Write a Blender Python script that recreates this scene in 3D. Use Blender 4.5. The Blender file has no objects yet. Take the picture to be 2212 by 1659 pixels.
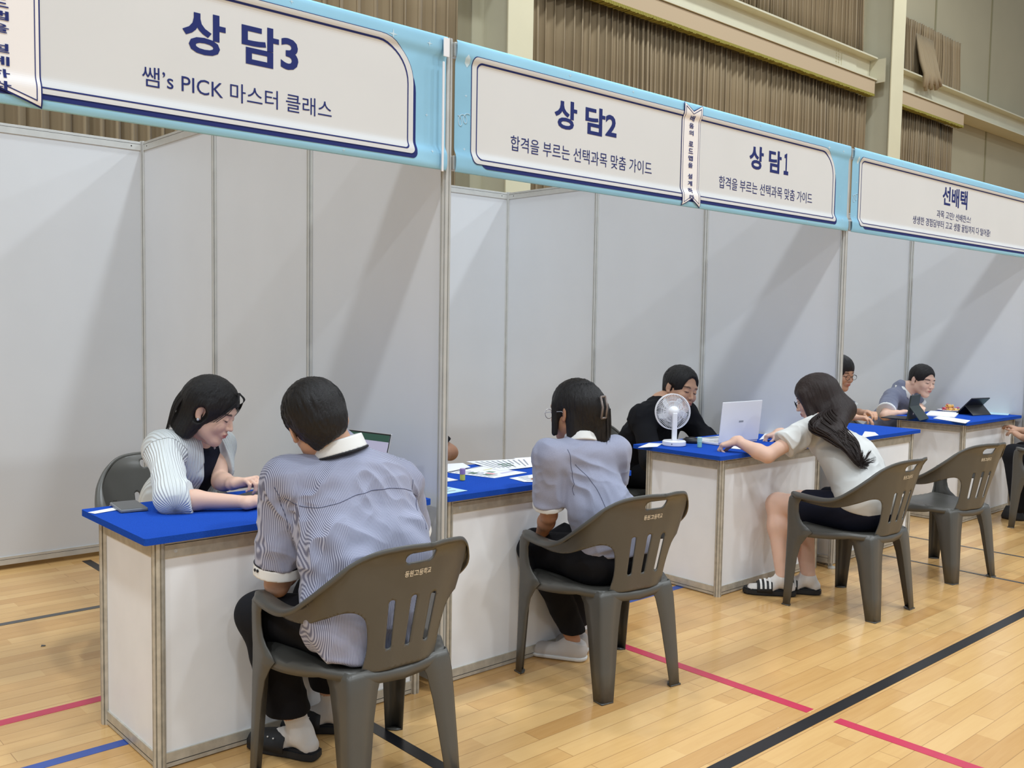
import bpy, bmesh, math, random
import numpy as np
from mathutils import Vector, Matrix
from mathutils.geometry import delaunay_2d_cdt

SC = bpy.context.scene
COL = SC.collection
random.seed(7)
PI = math.pi

# ------------------------------------------------------------------ camera, world, lights, exposure
CAM = np.array([-2.2434, -2.8686, 1.4478])
YAW, PITCH, ROLL, FPX = 0.8347, -0.0654, 0.0166, 2051.25
_fw = np.array([math.cos(PITCH) * math.cos(YAW), math.cos(PITCH) * math.sin(YAW), math.sin(PITCH)])
_r0 = np.array([math.sin(YAW), -math.cos(YAW), 0.0])
_u0 = np.cross(_r0, _fw)
_rt = math.cos(ROLL) * _r0 + math.sin(ROLL) * _u0
_up = -math.sin(ROLL) * _r0 + math.cos(ROLL) * _u0


def at(px, py, axis, val):
    """the point of the place behind a pixel of the photograph, on the plane axis = val"""
    d = _fw + _rt * (px - 1106) / FPX - _up * (py - 829.5) / FPX
    i = 'xyz'.index(axis)
    return CAM + d * (val - CAM[i]) / d[i]


cam_data = bpy.data.cameras.new('camera')
cam_data.sensor_width = 36.0
cam_data.lens = FPX / 2212 * 36.0
cam_data.clip_end = 200
cam = bpy.data.objects.new('camera', cam_data)
COL.objects.link(cam)
cam.matrix_world = Matrix(((_rt[0], _up[0], -_fw[0], CAM[0]), (_rt[1], _up[1], -_fw[1], CAM[1]),
                           (_rt[2], _up[2], -_fw[2], CAM[2]), (0, 0, 0, 1)))
SC.camera = cam

SC.view_settings.view_transform = 'Standard'
SC.view_settings.look = 'None'
SC.view_settings.gamma = 1.0
SC.view_settings.use_curve_mapping = False
SC.view_settings.exposure = 0.0

world = bpy.data.worlds.new('hall_air')
SC.world = world
world.use_nodes = True
world.node_tree.nodes['Background'].inputs[0].default_value = (0.80, 0.90, 1.0, 1)
world.node_tree.nodes['Background'].inputs[1].default_value = 0.40


def area_light(name, loc, size, power, color=(0.88, 0.95, 1.0), aim=(0, 0, -1)):
    l = bpy.data.lights.new(name, 'AREA')
    l.shape = 'DISK'
    l.size = size
    l.energy = power
    l.color = color
    o = bpy.data.objects.new(name, l)
    o.location = loc
    o.rotation_euler = Vector(aim).to_track_quat('-Z', 'Y').to_euler()
    COL.objects.link(o)
    return o


for lx in (-9.0, -3.5, 2.0, 7.5, 13.0):
    for ly in (-11.0, -4.5, 1.6):
        area_light('ceiling_lamp', (lx, ly, 9.5), 0.7, 190 if ly > 0 else 250)
# ------------------------------------------------------------------ object helpers


def tag(o, label=None, cat=None, group=None, kind=None):
    if label: o['label'] = label
    if cat: o['category'] = cat
    if group: o['group'] = group
    if kind: o['kind'] = kind
    return o


def thing(name, label, cat, loc=(0, 0, 0), rz=0.0, group=None):
    o = bpy.data.objects.new(name, None)
    o.empty_display_size = 0.1
    o.location = loc
    o.rotation_euler = (0, 0, rz)
    COL.objects.link(o)
    return tag(o, label, cat, group)


def link_mesh(name, me, m=None, parent=None, smooth=False, loc=None):
    o = bpy.data.objects.new(name, me)
    COL.objects.link(o)
    if m is not None:
        me.materials.clear()
        for q in (m if isinstance(m, (list, tuple)) else [m]):
            me.materials.append(q)
    if smooth:
        me.polygons.foreach_set('use_smooth', [True] * len(me.polygons))
    if parent is not None:
        o.parent = parent
    if loc is not None:
        o.location = loc
    return o


def obj(name, bm, m=None, parent=None, smooth=False, loc=None):
    me = bpy.data.meshes.new(name)
    bmesh.ops.recalc_face_normals(bm, faces=bm.faces)
    bm.to_mesh(me)
    bm.free()
    return link_mesh(name, me, m, parent, smooth, loc)


def dup(root, loc, rz, label, group=None):
    r = root.copy()
    COL.objects.link(r)
    r.location = loc
    r.rotation_euler = (0, 0, rz)
    r['label'] = label
    if group: r['group'] = group
    for ch in list(root.children):
        c = ch.copy()
        COL.objects.link(c)
        c.parent = r
        for g in list(ch.children):
            d = g.copy()
            COL.objects.link(d)
            d.parent = c
    return r


def box(bm, x0, x1, y0, y1, z0, z1, bevel=0.0, mi=0):
    v = [bm.verts.new(p) for p in ((x0, y0, z0), (x1, y0, z0), (x1, y1, z0), (x0, y1, z0),
                                   (x0, y0, z1), (x1, y0, z1), (x1, y1, z1), (x0, y1, z1))]
    fs = [bm.faces.new([v[i] for i in q]) for q in ((0, 3, 2, 1), (4, 5, 6, 7), (0, 1, 5, 4), (1, 2, 6, 5), (2, 3, 7, 6), (3, 0, 4, 7))]
    for f in fs: f.material_index = mi
    if bevel > 0:
        es = {e for f in fs for e in f.edges}
        bmesh.ops.bevel(bm, geom=list(es), offset=bevel, segments=2, affect='EDGES', profile=0.5)
    return bm


def boxes(*bs, bevel=0.0):
    bm = bmesh.new()
    for b in bs: box(bm, *b, bevel=bevel)
    return bm


def tube(bm, pts, r, n=8, caps=True, flat=None):
    """swept tube; r is a number or one per point; flat=(axis, factor) squashes the section"""
    pts = [Vector(p) for p in pts]
    rs = [r] * len(pts) if isinstance(r, (int, float)) else list(r)
    rings = []
    up = None
    for i, p in enumerate(pts):
        t = (pts[min(i + 1, len(pts) - 1)] - pts[max(i - 1, 0)]).normalized()
        if up is None:
            up = Vector((0, 0, 1)) if abs(t.z) < 0.9 else Vector((1, 0, 0))
        a = (up - t * up.dot(t)).normalized()
        up = a
        b = t.cross(a)
        ring = []
        for k in range(n):
            an = 2 * PI * k / n
            ca, sb = math.cos(an), math.sin(an)
            if flat: sb *= flat
            ring.append(bm.verts.new(p + (a * ca + b * sb) * rs[i]))
        rings.append(ring)
    for i in range(len(rings) - 1):
        for k in range(n):
            bm.faces.new((rings[i][k], rings[i][(k + 1) % n], rings[i + 1][(k + 1) % n], rings[i + 1][k]))
    if caps:
        bm.faces.new(rings[0][::-1])
        bm.faces.new(rings[-1])
    return bm


def lathe(bm, prof, n=32, c=(0, 0, 0), M=None):
    """prof: (radius, height) pairs turned about z"""
    rings = []
    for r, z in prof:
        ring = []
        for k in range(n if r > 1e-6 else 1):
            a = 2 * PI * k / n
            p = Vector((r * math.cos(a), r * math.sin(a), z))
            if M is not None: p = M @ p
            ring.append(bm.verts.new(p + Vector(c)))
        rings.append(ring)
    for a, b in zip(rings, rings[1:]):
        for k in range(n):
            q = (k + 1) % n
            if len(a) == 1 and len(b) == 1: continue
            if len(a) == 1: bm.faces.new((a[0], b[q], b[k]))
            elif len(b) == 1: bm.faces.new((a[k], a[q], b[0]))
            else: bm.faces.new((a[k], a[q], b[q], b[k]))
    return bm


def sheet(outline, holes, step, fn):
    """flat outline with holes, cut out, gridded at step, then bent by fn(u, v) -> xyz"""
    pts, edges = [], []
    if step and isinstance(step, tuple):
        def dense(loop):
            o = []
            for i, a in enumerate(loop):
                b = loop[(i + 1) % len(loop)]
                n = max(1, int(math.ceil(abs(b[0] - a[0]) / step[0])), int(math.ceil(abs(b[1] - a[1]) / step[1])))
                o += [(a[0] + (b[0] - a[0]) * k / n, a[1] + (b[1] - a[1]) * k / n) for k in range(n)]
            return o
        outline = dense(outline)
        holes = [dense(q) for q in holes]
    for loop in [outline] + list(holes):
        s = len(pts)
        pts += [Vector(q) for q in loop]
        edges += [(s + i, s + (i + 1) % len(loop)) for i in range(len(loop))]
    us = [p[0] for p in outline]
    vs = [p[1] for p in outline]
    if step:
        su, sv = step if isinstance(step, tuple) else (step, step)
        u = min(us) + su * 0.5
        k = 0
        while u < max(us):
            v = min(vs) + sv * (0.5 if k % 2 else 0.9)
            while v < max(vs):
                pts.append(Vector((u, v)))
                v += sv
            u += su
            k += 1
    ov, _, of, *_r = delaunay_2d_cdt(pts, edges, [], 5 if holes else 2, 1e-6)
    outl = np.array([tuple(p) for p in outline])
    hl = [np.array([tuple(p) for p in h]) for h in holes]

    def inside(poly, x, y):
        a, b = poly, np.roll(poly, -1, 0)
        c = ((a[:, 1] > y) != (b[:, 1] > y))
        with np.errstate(divide='ignore', invalid='ignore'):
            xi = a[:, 0] + (y - a[:, 1]) * (b[:, 0] - a[:, 0]) / (b[:, 1] - a[:, 1])
        return (np.count_nonzero(c & (x < xi)) % 2) == 1
    bm = bmesh.new()
    bv = {}
    for f in of:
        cx = sum(ov[i][0] for i in f) / len(f)
        cy = sum(ov[i][1] for i in f) / len(f)
        if not inside(outl, cx, cy) or any(inside(h, cx, cy) for h in hl): continue
        for i in f:
            if i not in bv: bv[i] = bm.verts.new(fn(ov[i][0], ov[i][1]))
        try: bm.faces.new([bv[i] for i in f])
        except ValueError: pass
    return bm


def strips(outline, holes, fn, levels):
    """flat outline cut along the same level lines as its neighbours, then bent by fn"""
    bm = sheet(outline, holes, 0, lambda u, v: (u, v, 0.0))
    cut_levels(bm, levels)
    for q in bm.verts: q.co = Vector(fn(q.co.x, q.co.y))
    return bm


def cut_levels(bm, levels):
    for z in levels:
        bmesh.ops.bisect_plane(bm, geom=bm.verts[:] + bm.edges[:] + bm.faces[:], plane_co=(0, z, 0), plane_no=(0, 1, 0), dist=1e-6)


def solidify(bm, t):
    bmesh.ops.recalc_face_normals(bm, faces=bm.faces)
    bmesh.ops.solidify(bm, geom=bm.faces[:], thickness=t)
    return bm


def rrect(x0, x1, y0, y1, r, n=6, corners=(1, 1, 1, 1)):
    """rounded rectangle, corners: bottom-left, bottom-right, top-right, top-left radii factors"""
    out = []
    for (cx, cy, a0, f) in ((x0, y0, PI, corners[0]), (x1, y0, 1.5 * PI, corners[1]), (x1, y1, 0, corners[2]), (x0, y1, 0.5 * PI, corners[3])):
        rr = r * f
        if rr <= 1e-6:
            out.append((cx, cy))
            continue
        ox = cx + (rr if cx == x0 else -rr)
        oy = cy + (rr if cy == y0 else -rr)
        for k in range(n + 1):
            a = a0 + 0.5 * PI * k / n
            out.append((ox + rr * math.cos(a), oy + rr * math.sin(a)))
    return out


def text_polys(body, bold=0.0, res=3, shear=0.0):
    c = bpy.data.curves.new('lettering', 'FONT')
    c.body = body
    c.size = 1.0
    c.offset = bold
    c.resolution_u = res
    c.align_x = 'CENTER'
    o = bpy.data.objects.new('lettering', c)
    COL.objects.link(o)
    dg = bpy.context.evaluated_depsgraph_get()
    me = bpy.data.meshes.new_from_object(o.evaluated_get(dg))
    V = np.array([tuple(v.co) for v in me.vertices])
    F = [tuple(p.vertices) for p in me.polygons]
    bpy.data.objects.remove(o)
    bpy.data.curves.remove(c)
    bpy.data.meshes.remove(me)
    return V, F


def lettering(body, x0, x1, z0, z1, fn, m, parent, bold=0.0, name='lettering', levels=None):
    """text fitted to the box x0..x1, z0..z1 and laid on the surface fn(u, v)"""
    V, F = text_polys(body, bold)
    lo, hi = V.min(0), V.max(0)
    U = x0 + (V[:, 0] - lo[0]) / (hi[0] - lo[0]) * (x1 - x0)
    W = z0 + (V[:, 1] - lo[1]) / (hi[1] - lo[1]) * (z1 - z0)
    me = bpy.data.meshes.new(name)
    if levels:
        me.from_pydata([(a, b, 0.0) for a, b in zip(U, W)], [], F)
        bm = bmesh.new()
        bm.from_mesh(me)
        cut_levels(bm, [q for q in levels if z0 < q < z1])
        for q in bm.verts: q.co = Vector(fn(q.co.x, q.co.y))
        bm.to_mesh(me)
        bm.free()
    else:
        me.from_pydata([tuple(fn(a, b)) for a, b in zip(U, W)], [], F)
    return link_mesh(name, me, m, parent)


# ------------------------------------------------------------------ materials
def srgb(r, g, b):
    f = lambda c: (c / 255 / 12.92) if c / 255 <= 0.04045 else ((c / 255 + 0.055) / 1.055) ** 2.4
    return (f(r), f(g), f(b), 1.0)


def mat(name, color, rough=0.5, metal=0.0, spec=0.5, bump=0.0, bscale=200.0, vary=0.0, vscale=3.0, coat=0.0, stretch=None, sheen=0.0):
    m = bpy.data.materials.new(name)
    m.use_nodes = True
    nt = m.node_tree
    b = nt.nodes['Principled BSDF']
    b.inputs['Base Color'].default_value = color
    b.inputs['Roughness'].default_value = rough
    b.inputs['Metallic'].default_value = metal
    b.inputs['Specular IOR Level'].default_value = spec
    b.inputs['Coat Weight'].default_value = coat
    b.inputs['Sheen Weight'].default_value = sheen
    tc = nt.nodes.new('ShaderNodeTexCoord')
    src = tc.outputs['Object']
    if stretch:
        mp = nt.nodes.new('ShaderNodeMapping')
        mp.inputs['Scale'].default_value = stretch
        nt.links.new(src, mp.inputs[0])
        src = mp.outputs[0]
    if vary > 0:
        n = nt.nodes.new('ShaderNodeTexNoise')
        n.inputs['Scale'].default_value = vscale
        n.inputs['Detail'].default_value = 5
        nt.links.new(src, n.inputs['Vector'])
        mx = nt.nodes.new('ShaderNodeMix')
        mx.data_type = 'RGBA'
        mx.inputs[6].default_value = tuple(c * (1 - vary) for c in color[:3]) + (1,)
        mx.inputs[7].default_value = tuple(min(1, c * (1 + vary)) for c in color[:3]) + (1,)
        mr = nt.nodes.new('ShaderNodeMapRange')
        mr.inputs[1].default_value = 0.3
        mr.inputs[2].default_value = 0.7
        nt.links.new(n.outputs['Fac'], mr.inputs[0])
        nt.links.new(mr.outputs[0], mx.inputs[0])
        nt.links.new(mx.outputs[2], b.inputs['Base Color'])
    if bump > 0:
        n2 = nt.nodes.new('ShaderNodeTexNoise')
        n2.inputs['Scale'].default_value = bscale
        n2.inputs['Detail'].default_value = 4
        nt.links.new(src, n2.inputs['Vector'])
        bp = nt.nodes.new('ShaderNodeBump')
        bp.inputs['Strength'].default_value = bump
        bp.inputs['Distance'].default_value = 0.002
        nt.links.new(n2.outputs['Fac'], bp.inputs['Height'])
        nt.links.new(bp.outputs[0], b.inputs['Normal'])
    return m


def nodes(m):
    return m.node_tree, m.node_tree.nodes['Principled BSDF']


M = {}
M['panel'] = mat('white_laminate', srgb(214, 216, 219), 0.42, vary=0.02, vscale=2.5, bump=0.03, bscale=60)
M['desk_panel'] = mat('desk_laminate', srgb(243, 244, 246), 0.38, vary=0.03, vscale=6)
M['alu'] = mat('aluminium', srgb(206, 206, 202), 0.38, 0.35, bump=0.05, bscale=90, vary=0.06, vscale=14)
M['alu_old'] = mat('worn_aluminium', srgb(196, 190, 176), 0.42, 0.3, bump=0.12, bscale=120, vary=0.14, vscale=34)
M['groove'] = mat('groove_shadow_gap', srgb(40, 40, 40), 0.8)
M['felt'] = mat('blue_felt', srgb(33, 77, 176), 0.95, spec=0.06, bump=0.5, bscale=700, vary=0.14, vscale=260, sheen=0.0)
M['cloth_blue'] = mat('sky_blue_banner_cloth', srgb(158, 212, 240), 0.85, spec=0.2, vary=0.03, vscale=5, bump=0.15, bscale=900)
M['cream'] = mat('cream_print', srgb(217, 218, 218), 0.85, spec=0.2, bump=0.1, bscale=900, vary=0.015, vscale=3)
M['cream2'] = mat('white_print', srgb(240, 236, 234), 0.85, spec=0.2)
M['navy'] = mat('navy_print', srgb(42, 52, 112), 0.85, spec=0.2)
M['pale'] = mat('pale_print', srgb(200, 224, 236), 0.85, spec=0.2)
M['chair'] = mat('grey_brown_plastic', srgb(83, 81, 76), 0.34, spec=0.5, bump=0.12, bscale=300, vary=0.04, vscale=12)
M['chair_text'] = mat('cream_stencil', srgb(226, 216, 196), 0.6)
M['black_tape'] = mat('black_line_paint', srgb(24, 25, 29), 0.3, bump=0.05, vary=0.1, vscale=20)
M['grey_tape'] = mat('dark_grey_line_paint', srgb(78, 78, 78), 0.3)
M['red_tape'] = mat('red_line_paint', srgb(196, 52, 82), 0.3, vary=0.06, vscale=15)
M['blue_tape'] = mat('blue_line_paint', srgb(56, 86, 164), 0.3, vary=0.06, vscale=15)
M['paper'] = mat('paper', srgb(236, 237, 240), 0.9, spec=0.1)
M['paper_blue'] = mat('pale_cyan_paper', srgb(190, 224, 236), 0.9, spec=0.1)
M['ink_grey'] = mat('grey_print_ink', srgb(150, 152, 158), 0.9)
M['ink_lav'] = mat('lavender_print_ink', srgb(196, 190, 224), 0.9)
M['ink_green'] = mat('green_print_ink', srgb(120, 150, 130), 0.9)
M['ink_red'] = mat('red_print_ink', srgb(226, 150, 150), 0.9)
M['ink_yellow'] = mat('yellow_print_ink', srgb(222, 218, 150), 0.9)
M['white_plastic'] = mat('white_plastic', srgb(236, 236, 240), 0.35)
M['black_plastic'] = mat('black_plastic', srgb(26, 27, 30), 0.4, bump=0.05)
M['dark_glass'] = mat('dark_glass', srgb(60, 62, 62), 0.12)
M['silver'] = mat('silver_metal', srgb(205, 207, 212), 0.3, 0.6)
M['green_case'] = mat('dark_green_case', srgb(38, 50, 50), 0.55)
M['column'] = mat('cream_steel_paint', srgb(218, 210, 178), 0.5, vary=0.03, vscale=2)
M['beam'] = mat('pale_green_cream_paint', srgb(206, 201, 176), 0.5, vary=0.03, vscale=2)
M['wallpaint'] = mat('olive_beige_wall', srgb(170, 162, 136), 0.75, vary=0.03, vscale=1.2, bump=0.1)
M['wallpaint2'] = mat('olive_beige_wall_seam', srgb(140, 134, 104), 0.75)
M['valance'] = mat('tan_valance_cloth', srgb(190, 170, 142), 0.9, spec=0.1, bump=0.2, bscale=300)
M['fringe'] = mat('olive_yellow_fringe', srgb(150, 140, 62), 0.9, bump=0.6, bscale=160)
M['curtain'] = mat('brown_curtain_cloth', srgb(150, 132, 104), 0.85, spec=0.15, vary=0.07, vscale=3, bump=0.2, bscale=300, stretch=(1, 1, 0.06), sheen=0.15)


def make_floor_mat():
    m = mat('maple_floor', (0.6, 0.4, 0.2, 1), 0.20, spec=0.5)
    nt, b = nodes(m)
    N, L = nt.nodes, nt.links
    tc = N.new('ShaderNodeTexCoord')
    br = N.new('ShaderNodeTexBrick')
    br.offset = 0.37
    br.inputs['Scale'].default_value = 1.0
    br.inputs['Brick Width'].default_value = 0.47
    br.inputs['Row Height'].default_value = 0.081
    br.inputs['Mortar Size'].default_value = 0.0
    br.inputs['Bias'].default_value = 0.0
    br.inputs['Color1'].default_value = (0, 0, 0, 1)
    br.inputs['Color2'].default_value = (1, 1, 1, 1)
    L.new(tc.outputs['Object'], br.inputs['Vector'])
    br2 = N.new('ShaderNodeTexBrick')
    br2.offset = 0.41
    br2.inputs['Scale'].default_value = 1.0
    br2.inputs['Brick Width'].default_value = 1.41
    br2.inputs['Row Height'].default_value = 0.081
    br2.inputs['Mortar Size'].default_value = 0.0016
    br2.inputs['Mortar Smooth'].default_value = 0.3
    br2.inputs['Color1'].default_value = (0, 0, 0, 1)
    br2.inputs['Color2'].default_value = (1, 1, 1, 1)
    br2.inputs['Mortar'].default_value = (0.5, 0.5, 0.5, 1)
    L.new(tc.outputs['Object'], br2.inputs['Vector'])
    ad = N.new('ShaderNodeMath'); ad.operation = 'ADD'
    m1 = N.new('ShaderNodeMath'); m1.operation = 'MULTIPLY'; m1.inputs[1].default_value = 0.30
    m2 = N.new('ShaderNodeMath'); m2.operation = 'MULTIPLY'; m2.inputs[1].default_value = 0.22
    L.new(br.outputs['Color'], m1.inputs[0]); L.new(br2.outputs['Color'], m2.inputs[0])
    L.new(m1.outputs[0], ad.inputs[0]); L.new(m2.outputs[0], ad.inputs[1])
    mp = N.new('ShaderNodeMapping'); mp.inputs['Scale'].default_value = (2.2, 26, 1)
    L.new(tc.outputs['Object'], mp.inputs[0])
    no = N.new('ShaderNodeTexNoise'); no.inputs['Scale'].default_value = 1.6; no.inputs['Detail'].default_value = 7; no.inputs['Distortion'].default_value = 0.8
    L.new(mp.outputs[0], no.inputs['Vector'])
    m3 = N.new('ShaderNodeMath'); m3.operation = 'MULTIPLY'; m3.inputs[1].default_value = 0.30
    L.new(no.outputs['Fac'], m3.inputs[0])
    ad2 = N.new('ShaderNodeMath'); ad2.operation = 'ADD'
    L.new(ad.outputs[0], ad2.inputs[0]); L.new(m3.outputs[0], ad2.inputs[1])
    cr = N.new('ShaderNodeValToRGB')
    e = cr.color_ramp.elements
    e[0].position = 0.12; e[0].color = srgb(194, 146, 88)
    e[1].position = 0.92; e[1].color = srgb(230, 192, 134)
    k = e.new(0.5); k.color = srgb(217, 174, 114)
    L.new(ad2.outputs[0], cr.inputs[0])
    mx = N.new('ShaderNodeMix'); mx.data_type = 'RGBA'
    mx.inputs[7].default_value = srgb(150, 108, 66)
    L.new(cr.outputs[0], mx.inputs[6])
    mf = N.new('ShaderNodeMath'); mf.operation = 'MULTIPLY'; mf.inputs[1].default_value = 0.62
    L.new(br2.outputs['Fac'], mf.inputs[0]); L.new(mf.outputs[0], mx.inputs[0])
    L.new(mx.outputs[2], b.inputs['Base Color'])
    bp = N.new('ShaderNodeBump'); bp.inputs['Strength'].default_value = 0.25; bp.inputs['Distance'].default_value = 0.001; bp.invert = True
    L.new(br2.outputs['Fac'], bp.inputs['Height'])
    n3 = N.new('ShaderNodeTexNoise'); n3.inputs['Scale'].default_value = 5; L.new(tc.outputs['Object'], n3.inputs['Vector'])
    bp2 = N.new('ShaderNodeBump'); bp2.inputs['Strength'].default_value = 0.06; bp2.inputs['Distance'].default_value = 0.01
    L.new(n3.outputs['Fac'], bp2.inputs['Height']); L.new(bp.outputs[0], bp2.inputs['Normal'])
    L.new(bp2.outputs[0], b.inputs['Normal'])
    return m


M['floor'] = make_floor_mat()
# ------------------------------------------------------------------ the setting: floor, court lines, hall wall
tag(obj('floor', boxes((-14, 30, -16, 5.15, -0.06, 0.0)), M['floor']), 'glossy maple sports hall floor', 'floor', kind='structure')


def court_line(label, x0, x1, y0, y1, m):
    tag(obj('court_line', boxes((x0, x1, y0, y1, 0.0, 0.0012)), M[m]), label, 'court line')


court_line('long black line running across the open floor in front of the booths', -6, 16, -1.122, -1.070, 'black_tape')
court_line('red line running from the second desk towards the long black line', 0.93, 0.98, -1.045, 2.9, 'red_tape')
court_line('red line on the near side of the long black line', 0.93, 0.98, -8, -1.155, 'red_tape')
court_line('short black line under the nearest chair', -0.41, -0.36, -1.07, 2.9, 'black_tape')
court_line('red line on the floor left of the nearest desk', -6, 0.90, 0.735, 0.785, 'red_tape')
court_line('blue line running into the side of the nearest desk', -6, 3.0, 0.305, 0.352, 'blue_tape')
court_line('dark grey line on the floor beside the back partition at far left', -6, 2.9, 1.915, 1.955, 'grey_tape')
court_line('thin dark line on the floor left of the empty chair', 3.53, 3.555, -3.0, 2.9, 'grey_tape')
court_line('thin dark line on the floor passing behind the empty chair', 4.20, 4.225, -3.0, 2.9, 'grey_tape')

# hall wall with steel columns, window beam, valances and curtains
WY = 5.1
bm = boxes((-14, 30, WY, WY + 0.2, 0, 11.5))
tag(obj('wall_back', bm, M['wallpaint']), 'olive beige panelled sports hall wall behind the booths', 'wall', kind='structure')
bm = bmesh.new()
for sx in (13.6, 15.15, 17.6, 20.15, 22.7, 25.2):
    box(bm, sx, sx + 0.05, WY - 0.012, WY, 0, 11.5)
tag(obj('trim_1', bm, M['wallpaint2']), 'vertical joints of the hall wall panels', 'wall joint', kind='structure')


def column(x, w, label):
    t = thing('steel_column', label, 'column', (x, 0, 0))
    obj('front_flange', boxes((0, w, 4.5, 4.52, 0, 11.5), bevel=0.003), M['column'], t)
    obj('web', boxes((w / 2 - 0.01, w / 2 + 0.01, 4.52, 5.08, 0, 11.5)), M['beam'], t)
    obj('rear_flange', boxes((0, w, 5.08, 5.099, 0, 11.5)), M['beam'], t)
    obj('plate', boxes((-0.02, 0.0, 4.6, 5.09, 5.35, 5.72)), M['beam'], t)


column(4.30, 0.35, 'cream steel column above the second banner, between the curtains')
column(12.42, 0.40, 'cream steel column above the right banner, crossing the window beam')


def beam(x0, x1, label):
    t = thing('window_beam', label, 'beam', (x0, 0, 0))
    L = x1 - x0
    obj('web', boxes((0, L, 4.86, 4.90, 5.41, 5.72)), M['beam'], t)
    obj('top_flange', boxes((0, L, 4.72, 5.09, 5.72, 5.745)), M['beam'], t)
    obj('bottom_flange', boxes((0, L, 4.72, 5.09, 5.385, 5.41)), M['beam'], t)


beam(-8, 4.28, 'painted steel beam left of the cream column above the second banner')
beam(4.66, 12.39, 'long pale steel beam between the two cream columns, over the tan valance')
beam(12.83, 26, 'pale steel beam right of the right cream column, with the curtain hanging over it')

# bolts and plate at the end of the middle beam
bm = bmesh.new()
for k in range(7):
    for dx in (0, 0.07):
        lathe(bm, [(0, 0), (0.012, 0), (0.012, 0.012), (0, 0.012)], 6, (0, 0, 0),
              Matrix.Translation((11.35 + dx, 4.86, 5.44 + k * 0.04)) @ Matrix.Rotation(PI / 2, 4, 'X'))
box(bm, 11.5, 11.95, 4.848, 4.86, 5.43, 5.66)
tag(obj('splice_plate', bm, M['beam']), 'bolted plate on the long beam next to the right cream column', 'plate')


def valance(x0, x1, z0, z1, y, label):
    t = thing('curtain_valance', label, 'valance', (x0, 0, 0))
    L = x1 - x0
    obj('cloth', boxes((0, L, y, y + 0.09, z0 + 0.03, z1), bevel=0.004), M['valance'], t)
    n = int(L / 0.03)
    b2 = bmesh.new()
    for i in range(n):
        a = i * L / n
        d = random.uniform(0, 0.012)
        box(b2, a, a + L / n * 0.8, y - 0.004, y + 0.094, z0 - d, z0 + 0.032)
    obj('fringe', b2, M['fringe'], t)


valance(4.72, 12.36, 5.14, 5.375, 4.74, 'tan valance with olive fringe under the long beam')
valance(12.9, 15.72, 5.14, 5.375, 4.74, 'short tan valance with olive fringe right of the right cream column')
valance(-6, 4.2, 5.14, 5.375, 4.74, 'tan valance left of the cream column above the second banner')


def curtain(x0, x1, z0, z1, y, label, pitch=0.11, amp=0.045, seed=1, topfn=None, botfn=None, sway=0.0):
    rnd = random.Random(seed)
    xs, ys = [], []
    x = x0
    ph = 0.0
    while x < x1:
        xs.append(x)
        ys.append(ph)
        loc = pitch * (0.75 + 0.5 * (math.sin(x * 1.7 + seed) * 0.5 + 0.5))
        ph += 2 * PI * 0.012 / loc * (0.7 + 0.6 * rnd.random())
        x += 0.012
    rows = 9
    V, F = [], []
    n = len(xs)
    amps = [amp * (0.6 + 0.5 * math.sin(q * 0.37 + seed) ** 2) for q in ys]
    for r in range(rows):
        f = r / (rows - 1)
        for i in range(n):
            a = z0 if botfn is None else botfn(xs[i])
            b = z1 if topfn is None else topfn(xs[i])
            s = math.sin(ys[i])
            s = math.copysign(abs(s) ** 0.6, s)
            V.append((xs[i] + 0.35 * amp * math.sin(2 * ys[i]) + sway * math.sin(f * 2.2 + xs[i] * 2), y + amps[i] * s * (1.0 - 0.25 * f) + 0.01 * math.sin(f * 5 + xs[i] * 3), a + (b - a) * f))
    for r in range(rows - 1):
        for i in range(n - 1):
            F.append((r * n + i, r * n + i + 1, (r + 1) * n + i + 1, (r + 1) * n + i))
    me = bpy.data.meshes.new('curtain')
    me.from_pydata(V, [], F)
    o = link_mesh('curtain', me, M['curtain'], None, True)
    md = o.modifiers.new('cloth_thickness', 'SOLIDIFY')
    md.thickness = 0.003
    tag(o, label, 'curtain')
    return o


curtain(-5.0, 4.02, 0.05, 5.16, 4.945, 'brown curtain hanging left of the cream column, seen over the first banner', 0.15, 0.075, 3)
curtain(4.72, 12.45, 0.05, 5.16, 4.945, 'wide brown curtain between the two cream columns under the long valance', 0.115, 0.072, 5)
curtain(4.72, 12.36, 5.75, 9.2, 4.98, 'brown upper curtain above the long beam, between the cream columns', 0.10, 0.06, 8)
curtain(-5.0, 4.1, 5.75, 9.2, 4.98, 'brown upper curtain left of the cream column above the second banner', 0.12, 0.06, 9)
curtain(12.92, 15.75, 0.05, 5.16, 4.945, 'narrow brown curtain under the short valance at right', 0.085, 0.055, 11)
upper_right = curtain(12.92, 15.95, 5.75, 6.75, 4.99, 'short brown upper curtain right of the right cream column, bunched and slipping over the beam', 0.085, 0.055, 13)
# the bunched fold that hangs over the beam is the same curtain's tail
bm = bmesh.new()
for k in range(12):
    a = k / 11
    pts = [at(1980 + 34 * a, 72 + 16 * a, 'y', 4.95), at(1984 + 34 * a, 100 + 16 * a, 'y', 4.89), at(1990 + 34 * a, 132 + 14 * a, 'y', 4.78),
           at(1999 + 28 * a, 160 + 10 * a, 'y', 4.68), at(1996 + 36 * a, 188 + 8 * math.sin(k * 1.7), 'y', 4.68)]
    P_ = [Vector(tuple(q)) for q in pts]
    tube(bm, P_, [0.012, 0.026, 0.034 + 0.010 * math.sin(k * 2.1), 0.034 + 0.012 * math.sin(k * 1.3), 0.030], 8)
obj('bunched_tail', bm, M['curtain'], upper_right, True)

# ------------------------------------------------------------------ booth system
H = 2.5
ANG = [(0.020 * math.cos(2 * PI * (k + 0.5) / 8), 0.020 * math.sin(2 * PI * (k + 0.5) / 8)) for k in range(8)]


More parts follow.
